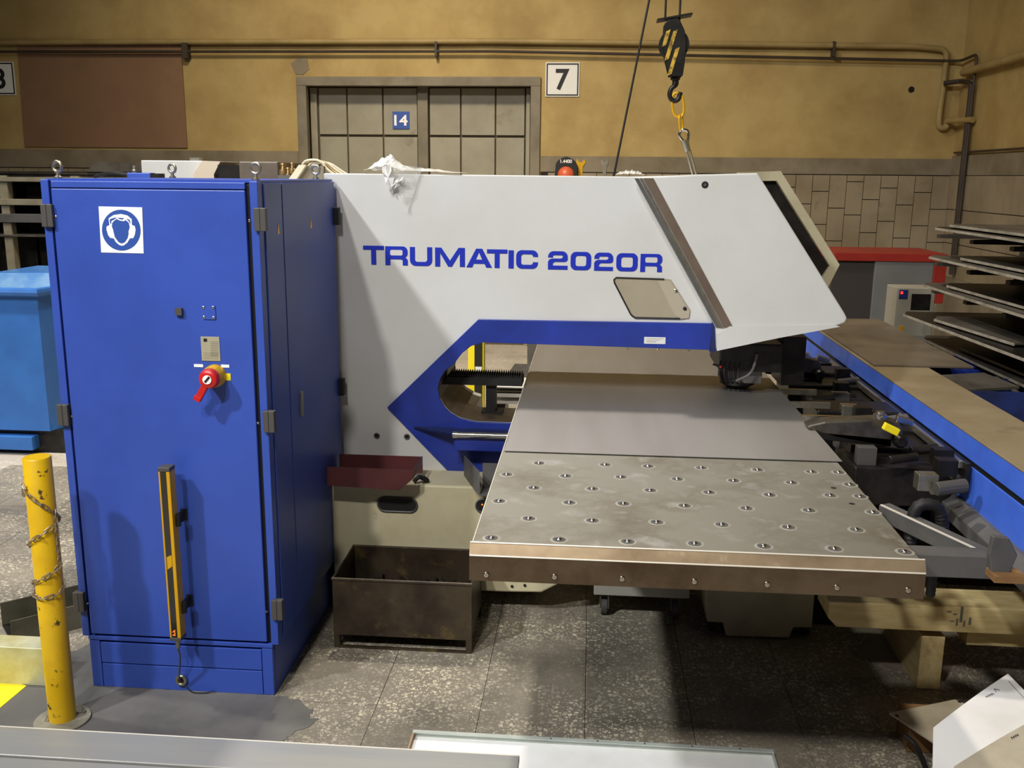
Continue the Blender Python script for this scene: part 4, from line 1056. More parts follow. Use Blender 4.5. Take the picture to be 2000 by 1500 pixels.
mb2 = MB(); mb2.prism([(x1_-.004, pmw[2][2]), (x1_, pmw[2][2]), (x1_, pmw[1][2]), (x1_-.004, pmw[1][2])], 'y', ym+.005, ym+.2); mb2.poly([(x1_-.002, ym+.005, pmw[1][2]), (x1_-.002, ym+.2, pmw[1][2]), (x1_-.002, ym+.2, zbk)]); put('tray_end', mb2, MAROON, mt)
mb.b.free()
q = U(818, 918, 'y', ym+.1)
mb = MB(); mb.tube(smooth_path([(q[0]-.02, ym+.1, ZL+.012), (q[0], ym+.1, ZL+.035), (q[0]+.02, ym+.11, ZL+.02), (q[0]+.035, ym+.12, ZL+.01), (q[0]+.01, ym+.16, ZL+.01)], 5, .02), .009, 8)
tag(put('oily_rag', mb, BLACK, smooth=True), 'black oily tool lying beside the maroon tray', 'tool')
gb = thing('angle_bracket', 'grey steel plate bracket on the machine base left of the table', 'bracket', (-.42, 3.6, .5))
a, b, c, d = [U(px, py, 'y', YF-.08) for px, py in ((905, 893), (905, 935), (905, 935), (905, 893))]
xg = U(934, 940, 'y', 3.68)[0]
mb = MB(); mb.prism([(3.68, .69), (3.84, .69), (3.84, .57), (3.68, .545)], 'x', xg, xg+.006)
p0 = [U(906, 890, 'y', 3.86), U(934, 921, 'y', 3.6), U(934, 966, 'y', 3.6), U(906, 930, 'y', 3.86)]
mb.b.clear()
for dx in (0,):
    f_ = [mb.b.verts.new(p) for p in p0]; g_ = [mb.b.verts.new((p[0]+.006, p[1], p[2])) for p in p0]
    mb.b.faces.new(f_); mb.b.faces.new(g_[::-1])
    for i in range(4): mb.b.faces.new((f_[i], g_[i], g_[(i+1) % 4], f_[(i+1) % 4]))
put('bracket_plate', mb, GREYM, gb)
mb = MB(); a, b = U(940, 905, 'y', 3.7), U(1060, 955, 'y', 3.7); mb.box(p0[1][0]+.006, 3.70, b[2]-.0, b[0], 3.708, a[2]); mb.box(p0[1][0]+.006, 3.6, b[2]-.004, b[0], 3.708, b[2]+.002); put('bracket_web', mb, GREYM, gb)

# ------------------------------------------------------------------ behind the throat
yb = thing('light_curtain_post', 'yellow post with black sensor strip seen through the throat', 'post', (-.9, 7, 0))
yp_ = 7.0
a, b = U(914, 700, 'y', yp_), U(945, 700, 'y', yp_)
mb = MB(); mb.box(a[0], yp_, 0, b[0], yp_+.1, 1.25); put('post_body', mb, YELB, yb, bevel=.004)
mb = MB(); mb.box(U(927, 700, 'y', yp_)[0], yp_-.012, .1, b[0]-.012, yp_, 1.22); put('sensor_strip', mb, BLACK, yb)
a, b = U(928, 716, 'y', yp_-.013), U(941, 732, 'y', yp_-.013); mb = MB(); mb.box(a[0], yp_-.015, b[2], b[0], yp_-.0125, a[2]); put('strip_label', mb, WSIGN, yb)
mb = MB(); mb.box(-1.1, yp_-.03, 0, -.8, yp_+.16, .012); put('post_base', mb, YELB, yb)
br_ = thing('brush_table', 'black brush-topped support rail on a black post behind the throat', 'brush rail', (-.4, 4.8, 0))
yb_ = 4.05
a, b = U(862, 754, 'y', yb_), U(1060, 740, 'y', yb_)
zt1 = U(950, 738, 'y', yb_)[2]; zt0 = U(950, 753, 'y', yb_)[2]
mb = MB(); mb.prism([(a[0], zt0), (U(872, 738, 'y', yb_)[0], zt1), (-.283, zt1), (-.283, zt0)], 'y', yb_, yb_+.12); put('brush_rail', mb, BLACK, br_)
n = 32; xs0 = U(876, 738, 'y', yb_)[0]
mb = MB()
for k in range(n):
    x_ = xs0+(-.285-xs0)*(k+.5)/n; w_ = (-.285-xs0)/n*.45
    mb.prism([(x_-w_, zt1-.002), (x_+w_, zt1-.002), (x_+w_*.2, zt1+.017), (x_-w_*.2, zt1+.017)], 'y', yb_+.01, yb_+.1)
o = put('bristle_row', mb, BLACK, br_); o['kind'] = 'stuff'
mb = MB(); a, b = U(948, 800, 'y', yb_), U(967, 800, 'y', yb_); mb.box(a[0], yb_+.02, zl+.003, b[0], yb_+.08, zt0); mb.box(a[0]-.02, yb_+.01, zl, b[0]+.03, yb_+.09, zl+.012); put('rail_post', mb, BLACK, br_)
for k, (py0, py1, m_) in enumerate(((755, 760, TRAYW), (763, 767, ZINC), (768, 778, TRAYW), (783, 791, TRAYW))):
    yy = 5.9; a, b = U(952, py0, 'y', yy), U(1070, py1, 'y', yy)
    mb = MB(); mb.box(a[0], yy, b[2], b[0]+.1, yy+.3, a[2])
    tag(put('sheet_strip', mb, m_), ['topmost pale steel strip of the stack behind the throat', 'thin dull steel strip, second from top behind the throat', 'wide pale steel strip, third from top behind the throat', 'lowest pale steel strip of the stack behind the throat'][k], 'sheet', 'steel strips behind the throat')
zs = U(952, 793, 'y', 5.9)[2]
for k in range(2):
    mb = MB(); mb.box(-.6+.35*k, 5.92, 0, -.52+.35*k, 6.18, zs)
    tag(put('support_block', mb, BLACKM), ['left', 'right'][k]+' black block carrying the pale steel strips behind the throat', 'block')
mb = MB(); a, b = U(985, 740, 'z', .01), U(1060, 712, 'z', .01); mb.prism([a[:2], (-.2, a[1]), (-.2, b[1]), (U(1005, 712, 'z', .01)[0], b[1])], 'z', 0, .012)
tag(put('floor_sheet', mb, GREYM), 'grey metal sheet lying on the floor behind the throat', 'sheet')
a, b = U(1030, 672, 'y', 8), U(1058, 706, 'y', 8)
mb = MB(); mb.box(a[0], 8, 0, a[0]+.6, 8.5, a[2]+.1); mb.box(a[0]-.03, 7.97, a[2]+.1, a[0]+.63, 8.53, a[2]+.14)
tag(put('grey_crate', mb, GREYM), 'grey metal crate on the floor far behind the throat', 'crate')
mb = MB(); mb.box(-5, YW-.03, 0, DX0-.02, YW-.014, .14); mb.box(DX1+.02, YW-.03, 0, 1.5, YW-.014, .14)
struct(put('baseboard_back', mb, GREYM))

# ------------------------------------------------------------------ on top of and behind the cabinet
wc = thing('white_housing', 'white and cream machine housing rising behind the blue cabinet', 'housing', (-1.8, 4.9, 0))
yy = 4.75
a, b = U(275, 313, 'y', yy), U(470, 317, 'y', yy)
mb = MB(); mb.box(a[0], yy, 0, U(395, 315, 'y', yy)[0], yy+.5, a[2]); put('housing_shell', mb, WHITE, wc, bevel=.004)
mb = MB(); mb.prism([(U(378, 350, 'y', yy-.05)[0], .9), (U(378, 346, 'y', yy-.05)[0], 1.79), (U(394, 316, 'y', yy-.05)[0], a[2]-.004), (U(430, 316, 'y', yy-.05)[0], a[2]-.004), (U(418, 346, 'y', yy-.05)[0], 1.79), (U(418, 346, 'y', yy-.05)[0], .9)], 'y', yy-.05, yy+.3); part(put('housing_side', mb, mat('warm_white_paint', 'd8c8b2', rough=.45), wc), 'warm cream sloping cover')
mb = MB(); q = U(385, 312, 'y', yy+.1); mb.box(q[0]-.03, yy+.08, q[2]-.02, q[0]+.02, yy+.12, q[2]+.01); put('housing_latch', mb, ZINC, wc)
tk = thing('hydraulic_tank', 'dark grey-brown hydraulic tank behind the cabinet right of the white housing', 'tank', (-1.3, 4.7, 0))
a, b = U(466, 315, 'y', 4.6), U(543, 318, 'y', 4.6)
mb = MB(); mb.box(a[0], 4.6, 0, b[0], 5.0, a[2]); put('tank_body', mb, mat('tank_paint', '6e6256', '5c5146', 6, rough=.4), tk, bevel=.006)
mb = MB(); a2 = U(420, 317, 'y', 4.65); mb.box(a2[0], 4.68, .5, a[0], 4.95, a2[2]-.012); put('gap_shade_block', mb, BLACKM, tk)  # black block painting the dark gap left of the tank
for k, (px, py, r_) in enumerate(((552, 330, .018), (562, 338, .015), (570, 328, .013), (575, 340, .012))):
    q = U(px, py, 'y', 4.5)
    mb = MB(); mb.lathe((q[0], 4.5, q[2]-.03), (0, .2, 1), [(r_*.8, 0), (r_, .01), (r_, .025), (r_*.6, .028), (r_*.6, .045), (r_*.9, .046), (r_*.9, .055)], 14); put('pipe_fitting', mb, BRASS, tk, smooth=True)
mb = MB(); mb.box(U(548, 340, 'y', 4.5)[0], 4.46, .5, U(582, 340, 'y', 4.5)[0], 4.56, U(560, 342, 'y', 4.5)[2]); put('valve_block', mb, GREYM, tk)
q0, q1, q2, q3 = [U(px, py, 'y', 4.42) for px, py in ((566, 350), (586, 322), (600, 322), (580, 352))]
ht = thing('slanted_cover', 'slanted white cover strip on the machine behind the cabinet corner', 'cover', (q0[0], 4.42, 1.7))
mb = MB(); mb.prism([(p_[0], p_[2]) for p_ in (q0, q1, q2, q3)], 'y', 4.40, 4.43); put('cover_strip', mb, CABLEW, ht)
mb = MB(); mb.prism([(q3[0], q3[2]), (q2[0], q2[2]-.003), (U(632, 322, 'y', 4.43)[0], q2[2]-.006), (U(632, 350, 'y', 4.43)[0], q3[2])], 'y', 4.431, 4.46); put('cover_plate', mb, mat('taupe_paint', '7c7260', rough=.5), ht)
for k in range(4):
    a, b = U(588+6*k, 322, 'y', 4.5+.05*k), U(640+8*k, 326, 'y', 4.5+.05*k)
    mb = MB(); mb.tube(smooth_path([(a[0], 4.5+.05*k, a[2]-.04), (a[0]+.01, 4.5+.05*k, a[2]+.02-.004*k), (a[0]+.09, 4.5+.05*k, a[2]+.025-.004*k), (b[0], 4.5+.05*k, b[2]-.015), (b[0]+.05, 4.5+.05*k, b[2]-.045)], 6, .07), .006, 8)
    tag(put('supply_hose', mb, CABLEW if k != 1 else BRASS, smooth=True), ['front', 'second', 'third', 'rearmost'][k]+' of four thin cream hoses arching onto the machine top', 'hose', 'hoses on the machine top')
# small blue valve at cabinet top rear
q = U(282, 344, 'y', 3.85)
vv = thing('blue_valve', 'small blue connector with cable behind the cabinet top', 'valve', (q[0], 4.1, 1.7))
y4 = 4.15; a, b = U(247, 337, 'y', y4), U(312, 352, 'y', y4)
mb = MB(); mb.box(a[0], y4, 1.735, b[0]-.04, y4+.05, a[2]); put('valve_body', mb, CAB, vv, bevel=.004)
mb = MB(); mb.box(b[0]-.04, y4-.004, 1.735, b[0], y4+.054, a[2]-.003); put('valve_cap', mb, BLACKM, vv)
mb = MB(); mb.tube(smooth_path([(a[0], y4+.02, a[2]-.01), (a[0]-.1, y4+.05, a[2]+.0), (a[0]-.25, y4+.2, a[2]-.02)], 5, .05), .008, 8); put('valve_cable', mb, BLACK, vv, smooth=True)
mb = MB(); q = U(257, 330, 'y', y4); mb.lathe((q[0], y4+.02, a[2]), (0, 0, 1), [(.008, 0), (.008, .01), (.004, .014), (.006, .03)], 12); put('valve_stem', mb, ZINC, vv)

# plastic film on the machine top
def film(pts_px, y, name, m, label, thick=.001, rumple=.006, n=14):
    pass
fm = thing('plastic_film', 'crumpled clear plastic film draped over the machine top edge', 'film', (-.8, 3.95, 1.8))
mb = MB()
def rump(x, z): return .008*math.sin(x*90+z*40)+.006*math.sin(x*37-z*110)
tri = [PF(760, 320), PF(826, 327), PF(797, 416)]
N_ = 12; vg = {}
for i in range(N_+1):
    for j in range(N_+1-i):
        a_, b_ = i/N_, j/N_; c_ = 1-a_-b_
        x_ = a_*tri[1][0]+b_*tri[2][0]+c_*tri[0][0]; z_ = a_*tri[1][1]+b_*tri[2][1]+c_*tri[0][1]
        vg[i, j] = mb.b.verts.new((x_, YF-.014+rump(x_, z_)*.4, z_))
for i in range(N_):
    for j in range(N_-i):
        mb.b.faces.new((vg[i, j], vg[i+1, j], vg[i, j+1]))
        if j < N_-i-1: mb.b.faces.new((vg[i+1, j], vg[i+1, j+1], vg[i, j+1]))
put('film_flap', mb, TRANS2, fm)
for poly_ in ([(748, 326), (765, 322), (772, 345), (768, 376), (762, 372), (752, 345)], [(775, 352), (790, 344), (786, 360), (766, 372), (770, 358)]):
    mb = MB(); pts = [PF(*p) for p in poly_]
    c0 = (sum(p[0] for p in pts)/len(pts), sum(p[1] for p in pts)/len(pts)); cv = mb.b.verts.new((c0[0], YF-.03, c0[1]))
    ring_ = []
    for i, p in enumerate(pts):
        p2 = pts[(i+1) % len(pts)]
        ring_.append(mb.b.verts.new((p[0], YF-.016, p[1]))); ring_.append(mb.b.verts.new(((p[0]+p2[0])/2, YF-.03-.008*(i % 2), (p[1]+p2[1])/2)))
    for i in range(len(ring_)): mb.b.faces.new((ring_[i], ring_[(i+1) % len(ring_)], cv))
    put('film_fold', mb, TRANS, fm)
mb = MB()
NX, NY = 40, 6; g = {}
for i in range(NX+1):
    t = i/NX; x_ = U(718, 320, 'y', 4.0)[0]*(1-t)+U(905, 330, 'y', 4.0)[0]*t
    hgt = .062*math.exp(-((t-.2)/.16)**2)+.016*math.exp(-((t-.6)/.25)**2)+.002
    for j in range(NY+1):
        y_ = YF-.012+.22*j/NY
        z_ = ztop+.004+hgt*(.35+.65*math.sin(PI*(j+.3)/(NY+.6)))*(1+.22*math.sin(i*1.1+j*2.3)*math.sin(i*.43+1))
        g[i, j] = mb.b.verts.new((x_, y_, z_))
for i in range(NX):
    for j in range(NY): mb.b.faces.new((g[i, j], g[i+1, j], g[i+1, j+1], g[i, j+1]))
put('film_crumple', mb, TRANS, fm)
mb = MB(); g = {}
fx0, fx1 = U(1203, 335, 'y', 4.05)[0], U(1258, 337, 'y', 4.05)[0]
for i in range(15):
    for j in range(5):
        t = i/14; g[i, j] = mb.b.verts.new((fx0+(fx1-fx0)*t, YF+.02+.05*j, ztop+.004+.016*math.sin(PI*t)**.5*(1+.4*math.sin(i*2.1+j*1.7))*math.sin(PI*(j+.5)/5)))
for i in range(14):
    for j in range(4): mb.b.faces.new((g[i, j], g[i+1, j], g[i+1, j+1], g[i, j+1]))
tag(put('plastic_film', mb, TRANS), 'small scrap of white film on the machine top near the shield', 'film')

# ------------------------------------------------------------------ hoist
hk = thing('hoist_block', 'black and yellow crane hook block hanging over the machine', 'hoist', (.38, 4.25, 2.0))
yh = 4.25
def PH(px, py, y=yh): return Vector(U(px, py, 'y', y))
for px, px2 in ((1299, 1299), (1327, 1327)):
    a = PH(px2, 40); mb = MB(); mb.cyl(a, (a.x, yh, 7.42), .0045, 8); put('wire_rope', mb, BLACKM, hk)
a, b = PH(1283, 41), PH(1351, 29); mb = MB(); mb.bar(a, b, .08, .007, (0, 0, 1)); put('guard_plate', mb, BLACKM, hk)
out = [(1297, 48), (1312, 36), (1326, 40), (1336, 62), (1339, 90), (1336, 125), (1332, 150), (1306, 150), (1299, 120), (1293, 90)]
for dy, m_ in ((-.035, BLACKM), (.028, BLACKM)):
    mb = MB(); mb.prism([(PH(*p).x, PH(*p).z) for p in out], 'y', yh+dy, yh+dy+.008); put('side_plate', mb, m_, hk, bevel=.002)
c = PH(1316, 88); mb = MB(); mb.lathe(c+Vector((0, -.022, 0)), (0, 1, 0), [(.062, 0), (.062, .008), (.052, .02), (.062, .032), (.062, .042)], 32); put('sheave', mb, BLACKM, hk, smooth=True)
for s0 in ((1300, 120, 1318, 62), (1306, 148, 1322, 96), (1296, 92, 1304, 62)):
    p0, p1 = PH(s0[0], s0[1]), PH(s0[2], s0[3]); d = (p1-p0); 
    mb = MB(); mb.obox((p0+p1)/2+Vector((0, -.037, 0)), d/2, Vector((.009, 0, .004)), Vector((0, .002, 0))); part(put('hazard_stripe', mb, mat('worn_hazard_yellow', 'd0a830', '54441c', 55, rough=.5), hk), 'yellow hazard stripe')
a = PH(1319, 150); mb = MB(); mb.lathe((a.x, yh, a.z), (0, 0, -1), [(.02, 0), (.02, .012), (.012, .016), (.012, .035)], 16); put('swivel', mb, BLACKM, hk, smooth=True)
pth = [PH(*p) for p in ((1320, 152), (1322, 165), (1311, 172), (1307, 184), (1311, 195), (1319, 198), (1326, 193), (1329, 180))]
mb = MB(); mb.tube(smooth_path(pth, 4, .02), [.011]*(7*5-5+2) if False else .010, 12); put('hook', mb, BLACKM, hk, smooth=True)
def link_path(c, ax, w, h, n=20, tilt=0):
    c = Vector(c); out = []
    for k in range(n):
        t = 2*PI*k/n; x_ = w*math.copysign(abs(math.cos(t))**.8, math.cos(t)); z_ = h*math.copysign(abs(math.sin(t))**.8, math.sin(t))
        out.append(c+Vector(ax)*x_+Vector((math.sin(tilt), 0, math.cos(tilt)))*z_)
    return out
rg = thing('lifting_sling', 'yellow ring, shackle and steel rope sling from the hook to the machine', 'sling', (.4, yh, 1.8))
mb = MB(); mb.tube(link_path(PH(1324, 205), (1, 0, 0), .024, .05, 24, -.12), .0055, 10, True); part(put('master_ring', mb, YELP, rg, smooth=True), 'yellow oval ring')
mb = MB(); mb.tube(link_path(PH(1330, 239), (.6, .8, 0), .014, .032, 20, -.1), .0045, 10, True); part(put('chain_link', mb, YELP, rg, smooth=True), 'yellow link')
a, b, c = PH(1332, 255), PH(1338, 280), PH(1356, 338)
mb = MB(); mb.tube(smooth_path([PH(1336, 277), PH(1325, 264), PH(1332, 252), PH(1346, 256), PH(1343, 277)], 5, .03), .006, 10); part(put('shackle', mb, CHROME, rg, smooth=True), 'bright thimble eye')
mb = MB(); mb.cyl(PH(1337, 274), PH(1343, 296), .016, 16, .013); part(put('ferrule', mb, ZINC, rg, smooth=True), 'crimped ferrule')
for dx in (-3, 4):
    mb = MB(); mb.cyl(PH(1343+dx, 292), PH(1357+dx, 345), .0048, 8); put('rope_leg', mb, ZINC, rg, smooth=True)
a = U(1270, -10, 'y', 4.6); b = U(1200, 338, 'y', 4.6)
d = Vector(a)-Vector(b); 
mb = MB(); mb.tube([Vector(b)-d*.05, Vector(a)+d*2.15], .005, 8); tag(put('pendant_cable', mb, BLACK, smooth=True), 'single black cable slanting down behind the machine, left of the hook', 'cable')
hx0, hx1 = a[0]+d.x*1.2, .4
mb = MB(); mb.box(-1.5, 4.0, 7.4, 2.2, 4.9, 7.6); tag(put('crane_girder', mb, YELP), 'overhead crane girder above the frame carrying the hook ropes', 'girder')

# items on the back wall behind the machine
yw = YW-.02
q = U(1106, 320, 'y', yw)
hd = thing('warning_beacon', 'orange dome under a black lettered hood on the back wall', 'beacon', (q[0], yw, 1.75))
c = U(1106, 338, 'y', yw)
o_ = []
for t in range(13): ang = PI*t/12; o_.append((c[0]+.105*math.cos(ang), c[2]+.10+.06*math.sin(ang)-.02*abs(math.cos(ang))))
mb = MB(); mb.prism([(c[0]+.115, c[2]-.05), *o_, (c[0]-.115, c[2]-.05)], 'y', yw-.1, yw+.01); put('hood', mb, BLACK, hd)
mb = MB(); mb.lathe((c[0], yw-.1, c[2]-.02), (0, -1, 0), [(.085, 0), (.08, .03), (.06, .055), (.02, .07)], 24); put('dome', mb, ORANGE, hd, smooth=True)
text_part('1.4400', 'hood_lettering', SIGNW, hd, c[0], yw-.1, c[2]+.115, .035, .115)
for px, s_, m_, lab in ((1134, 1.2, YELP, 'yellow spanner hanging on the wall right of the beacon'), (1181, 1.0, ZINC, 'grey open-ended spanner hanging on the wall behind the machine')):
    q = U(px, 322, 'y', yw); t = .018*s_
    mb = MB(); mb.prism([(q[0]-t*.8, q[2]-.2), (q[0]+t*.8, q[2]-.2), (q[0]+t, q[2]-.02), (q[0]+t*2.2, q[2]+.02), (q[0]+t*1.8, q[2]+.06), (q[0]+t*.6, q[2]+.025), (q[0]-t*.6, q[2]+.025), (q[0]-t*1.8, q[2]+.06), (q[0]-t*2.2, q[2]+.02), (q[0]-t, q[2]-.02)], 'y', yw, yw+.012)
    tag(put('spanner', mb, m_), lab, 'spanner')

# ------------------------------------------------------------------ left background: rack, skip
rk = thing('sheet_rack', 'cream and dark shelving rack with steel sheets at far left', 'rack', (-4.2, 8, 0))
yr = 7.6
rx0, rx1 = -5.6, -2.9
for py0, py1, m_ in ((346, 355, RACKC), (389, 401, RACKC), (418, 435, GREYM), (459, 463, RACKS)):
    a, b = U(50, py0, 'y', yr), U(50, py1, 'y', yr)
    mb = MB(); mb.box(rx0, yr, b[2], rx1, yr+.06, a[2]); mb.box(rx0, yr+.06, b[2], rx1, yr+1.0, b[2]+.02); put('shelf_beam', mb, m_, rk, bevel=.004)
for px in (10, -40, 150):
    q = U(px, 400, 'y', yr+.02); mb = MB(); mb.box(q[0]-.035, yr+.02, 0, q[0]+.035, yr+.09, 1.76); put('rack_post', mb, RACKC, rk)
mb = MB(); mb.box(rx0, yr+1.0, .1, rx1, yr+1.02, 1.76); put('shade_panel', mb, BLACKM, rk)  # black panel added to paint the shade between the shelves
for k, (px0, px1, zz, h_) in enumerate(((15, 40, 1.60, .12), (60, 90, 1.60, .12), (0, 62, 1.34, .09), (66, 100, 1.34, .1), (0, 70, .8, .35), (75, 130, .8, .28))):  # filler boxes, blackened to stand for stuff in shade on the rack
    a, b = U(px0, 400, 'y', yr+.3), U(px1, 400, 'y', yr+.3)
    zb_ = [U(50, 392, 'y', yr)[2], U(50, 392, 'y', yr)[2], U(50, 461, 'y', yr)[2], U(50, 461, 'y', yr)[2], 0, 0][k]
    mb = MB(); mb.box(a[0], yr+.25, zb_+.0, b[0], yr+.7, zb_+h_ if zb_ else 1.0+h_)
    tag(put('shade_filler_box', mb, BLACKM, bevel=.01), ['left shade-black box on the rack upper shelf', 'right shade-black box on the rack upper shelf', 'wide shade-black box on the rack lower shelf', 'narrow shade-black box on the rack lower shelf', 'tall shade-black bin on the floor under the rack', 'shorter shade-black bin on the floor under the rack'][k], 'box')
zt_ = U(50, 346, 'y', yr)[2]
for k in range(4):
    mb = MB(); mb.obox((-4.2+.1*k, yr+.5, zt_+.006+.013*k), (1.25-.04*k, .02*(k-1), .003*(k-1)), (0, .45, 0), (0, 0, .004))
    tag(put('steel_sheet', mb, [RACKS, BLACKM, RACKS, BLACKM][k]), ['lowest', 'second', 'third', 'top'][k]+' of the flat steel sheets stacked on the rack top', 'sheet', 'sheets on the rack top')
a = [U(px, py, 'y', 7.2) for px, py in ((170, 334), (187, 315), (277, 320), (277, 345), (172, 345))]
mb = MB(); mb.prism([(p_[0], p_[2]) for p_ in a], 'y', 7.9, 7.91)
f_ = 7.9/7.2
mb.b.clear(); mb.prism([(p_[0]*f_, (p_[2]-1.8)*f_+1.8) for p_ in a], 'y', 7.9, 7.92)
tag(put('steel_sheet', mb, RACKS), 'pale bent-cornered steel sheet standing on the rack behind the cabinet', 'sheet')

sk = thing('tipping_skip', 'large light blue tipping skip on skids, left of the cabinet', 'skip', (-3.9, 6, 0))
ys = 5.72
kx1 = U(84, 700, 'y', ys)[0]; zr = U(60, 570, 'y', ys)[2]
zb0 = .16
yb2 = ys+1.25
mb = MB()
X0 = kx1-1.7
# outer shell: front, right side tapering, back rising
fr = [(X0, ys, zb0), (kx1, ys, zb0), (kx1, ys, zr), (X0, ys, zr)]
rs = [(kx1, ys, zb0), (kx1+.28, ys+.5, zb0), (kx1+.45, yb2, zr+.0), (kx1, ys, zr)]
v = [mb.b.verts.new(p) for p in ((X0, ys, zb0), (kx1, ys, zb0), (kx1+.25, ys+.8, zb0), (X0, ys+.8, zb0), (X0, ys, zr), (kx1, ys, zr), (kx1+.25, yb2, zr), (X0-.1, yb2, zr-.03))]
for f_ in ((0, 1, 5, 4), (1, 2, 6, 5), (2, 3, 7, 6), (3, 0, 4, 7), (3, 2, 1, 0)): mb.b.faces.new([v[i] for i in f_])
shell = put('skip_shell', mb, SKIP, sk)
m_ = shell.modifiers.new('solidify', 'SOLIDIFY'); m_.thickness = .012
mb = MB(); mb.tube([(X0, ys-.03, zr), (kx1+.02, ys-.03, zr), (kx1+.27, yb2, zr)], .028, 8); put('skip_rim', mb, SKIP, sk)
mb = MB()
w = [(X0, ys+.03, zr-.03), (kx1-.02, ys+.03, zr-.03), (kx1+.22, yb2-.02, zr+.0), (X0, yb2-.02, zr-.03)]
c_ = [(X0+.1, ys+.3, zr-.7), (kx1-.2, ys+.3, zr-.7), (kx1-.1, ys+.7, zr-.7), (X0+.1, ys+.7, zr-.7)]
vw = [mb.b.verts.new(p) for p in w]; vc = [mb.b.verts.new(p) for p in c_]
for i in range(4): mb.b.faces.new((vw[i], vw[(i+1) % 4], vc[(i+1) % 4], vc[i]))
mb.b.faces.new(vc); part(put('skip_lining', mb, SKIPIN, sk), 'worn pale inner walls')
bk = [U(px, py, 'y', yb2) for px, py in ((0, 530), (72, 519), (110, 519))]
mb = MB(); mb.prism([(X0-.3, zr-.1), (kx1+.24, zr-.1), (kx1+.24, bk[1][2]), (bk[1][0], bk[1][2]), (bk[0][0], bk[0][2]), (X0-.3, bk[0][2]-.05)], 'y', yb2, yb2+.015); put('skip_back', mb, SKIPIN, sk)
a, b = U(62, 857, 'y', ys-.03), U(62, 883, 'y', ys-.03)
mb = MB(); mb.box(X0, ys-.03, b[2]+.01, a[0], ys+.9, a[2]+.01); mb.box(X0, ys-.03, 0, X0+.6, ys+.1, .05); put('skip_skid', mb, SKIP, sk, bevel=.004)
mb = MB(); mb.box(X0+.1, ys+.05, 0, kx1+.1, ys+.8, zb0); put('skip_underframe', mb, BLACKM, sk)

# ------------------------------------------------------------------ bollard and chain
bo = thing('bollard', 'yellow chipped steel bollard in front of the blue cabinet', 'bollard', (-1.727, 2.781, 0))
BXc, BYc, BR, BH = -1.727, 2.781, .0425, .918
mb = MB(); mb.lathe((BXc, BYc, .008), (0, 0, 1), [(BR, 0), (BR, BH-.012), (BR-.003, BH-.008)], 40); put('post', mb, YEL, bo, smooth=True)
q0, q1 = U(75, 1396, 'z', .01), U(185, 1390, 'z', .01)
pcx, pr2 = (q0[0]+q1[0])/2, (q1[0]-q0[0])/2
mb = MB(); mb.lathe((pcx, BYc-.005, 0), (0, 0, 1), [(pr2, 0), (pr2, .006), (pr2-.002, .008)], 40); put('base_plate', mb, mat('dirty_base_plate', '8c8878', '6a6454', 9, rough=.6), bo)
for px, py in ((93, 1405), (163, 1389)):
    q = U(px, py, 'z', .012); mb = MB(); mb.lathe((q[0], q[1], .008), (0, 0, 1), [(.009, 0), (.009, .002)], 14); b_ = put('anchor_bolt', mb, ZINC, bo)
    mb = MB(); mb.lathe((q[0], q[1], .01), (0, 0, 1), [(.006, 0), (.006, .006), (.003, .0065), (.003, .013)], 6); put('bolt_nut', mb, CHROME, b_)
ch = thing('steel_chain', 'rusty steel chain wound round the yellow bollard', 'chain', (BXc, BYc, .45))
lp = None
def on_post(t, z, r=BR+.0055):
    """t: -1..1 across the visible front; beyond wraps behind"""
    return Vector((BXc+r*math.sin(t*PI/2), BYc-r*math.cos(t*PI/2), z))
def lay(path, pitch=.0235):
    global lp
    seg = []; path = [Vector(p) for p in path]
    acc = 0; pos = [path[0]]
    for a_, b_ in zip(path, path[1:]):
        L_ = (b_-a_).length; d_ = pitch-acc
        while d_ <= L_:
            pos.append(a_.lerp(b_, d_/L_)); d_ += pitch
        acc = L_-(d_-pitch)
    for i in range(len(pos)-1):
        a_, b_ = pos[i], pos[i+1]; t = (b_-a_).normalized(); m_ = (a_+b_)/2
        rad = Vector((m_.x-BXc, m_.y-BYc, 0)).normalized()
        s_ = t.cross(rad).normalized(); rad = s_.cross(t)
        if i % 2: s_, rad = rad, -s_
        if lp is None:
            mb = MB(); pth_ = []
            for k in range(16):
                an = 2*PI*k/16; pth_.append(Vector((.0165*math.copysign(abs(math.cos(an))**.7, math.cos(an)), .0062*math.copysign(abs(math.sin(an))**.8, math.sin(an)), 0)))
            mb.tube(pth_, .0019, 6, True)
            lp = put('chain_link', mb, mat('rusty_chain', 'a89c86', '7a6448', 60, rough=.45, metal=.5), ch, smooth=True); o = lp
        else:
            o = lp.copy(); COL.objects.link(o)
        o.parent = ch
        mm = Matrix.Identity(4)
        for r_ in range(3): mm[r_][0] = t[r_]; mm[r_][1] = s_[r_]; mm[r_][2] = rad[r_]
        o.rotation_euler = mm.to_euler(); o.location = m_-WL[ch.name]
zc = lambda py: U(100, py, 'y', BYc-BR)[2]
def arc(t0, z0, t1, z1, sag=0, n=14): return [on_post(t0+(t1-t0)*k/n, z0+(z1-z0)*k/n-sag*math.sin(PI*k/n)) for k in range(n+1)]
lay(arc(-.55, zc(950), 1.0, zc(1015)) + arc(1.05, zc(1018), 3.0, zc(1078)) + arc(3.0, zc(1078), 4.8, zc(1030)))
lay([on_post(.95, zc(1005))]+[Vector((BXc+BR+.008, BYc-.015, zc(p_))) for p_ in (1015, 1060, 1110)] + arc(.9, zc(1112), -1.0, zc(1150), .004) + arc(-1, zc(1150), -1.05, zc(1165)) + arc(-1.0, zc(1165), 1.0, zc(1160), .01) + [on_post(1.0, zc(1140))])
lay([on_post(-.75, zc(960)), on_post(-.8, zc(975)), on_post(-.9, zc(958))])

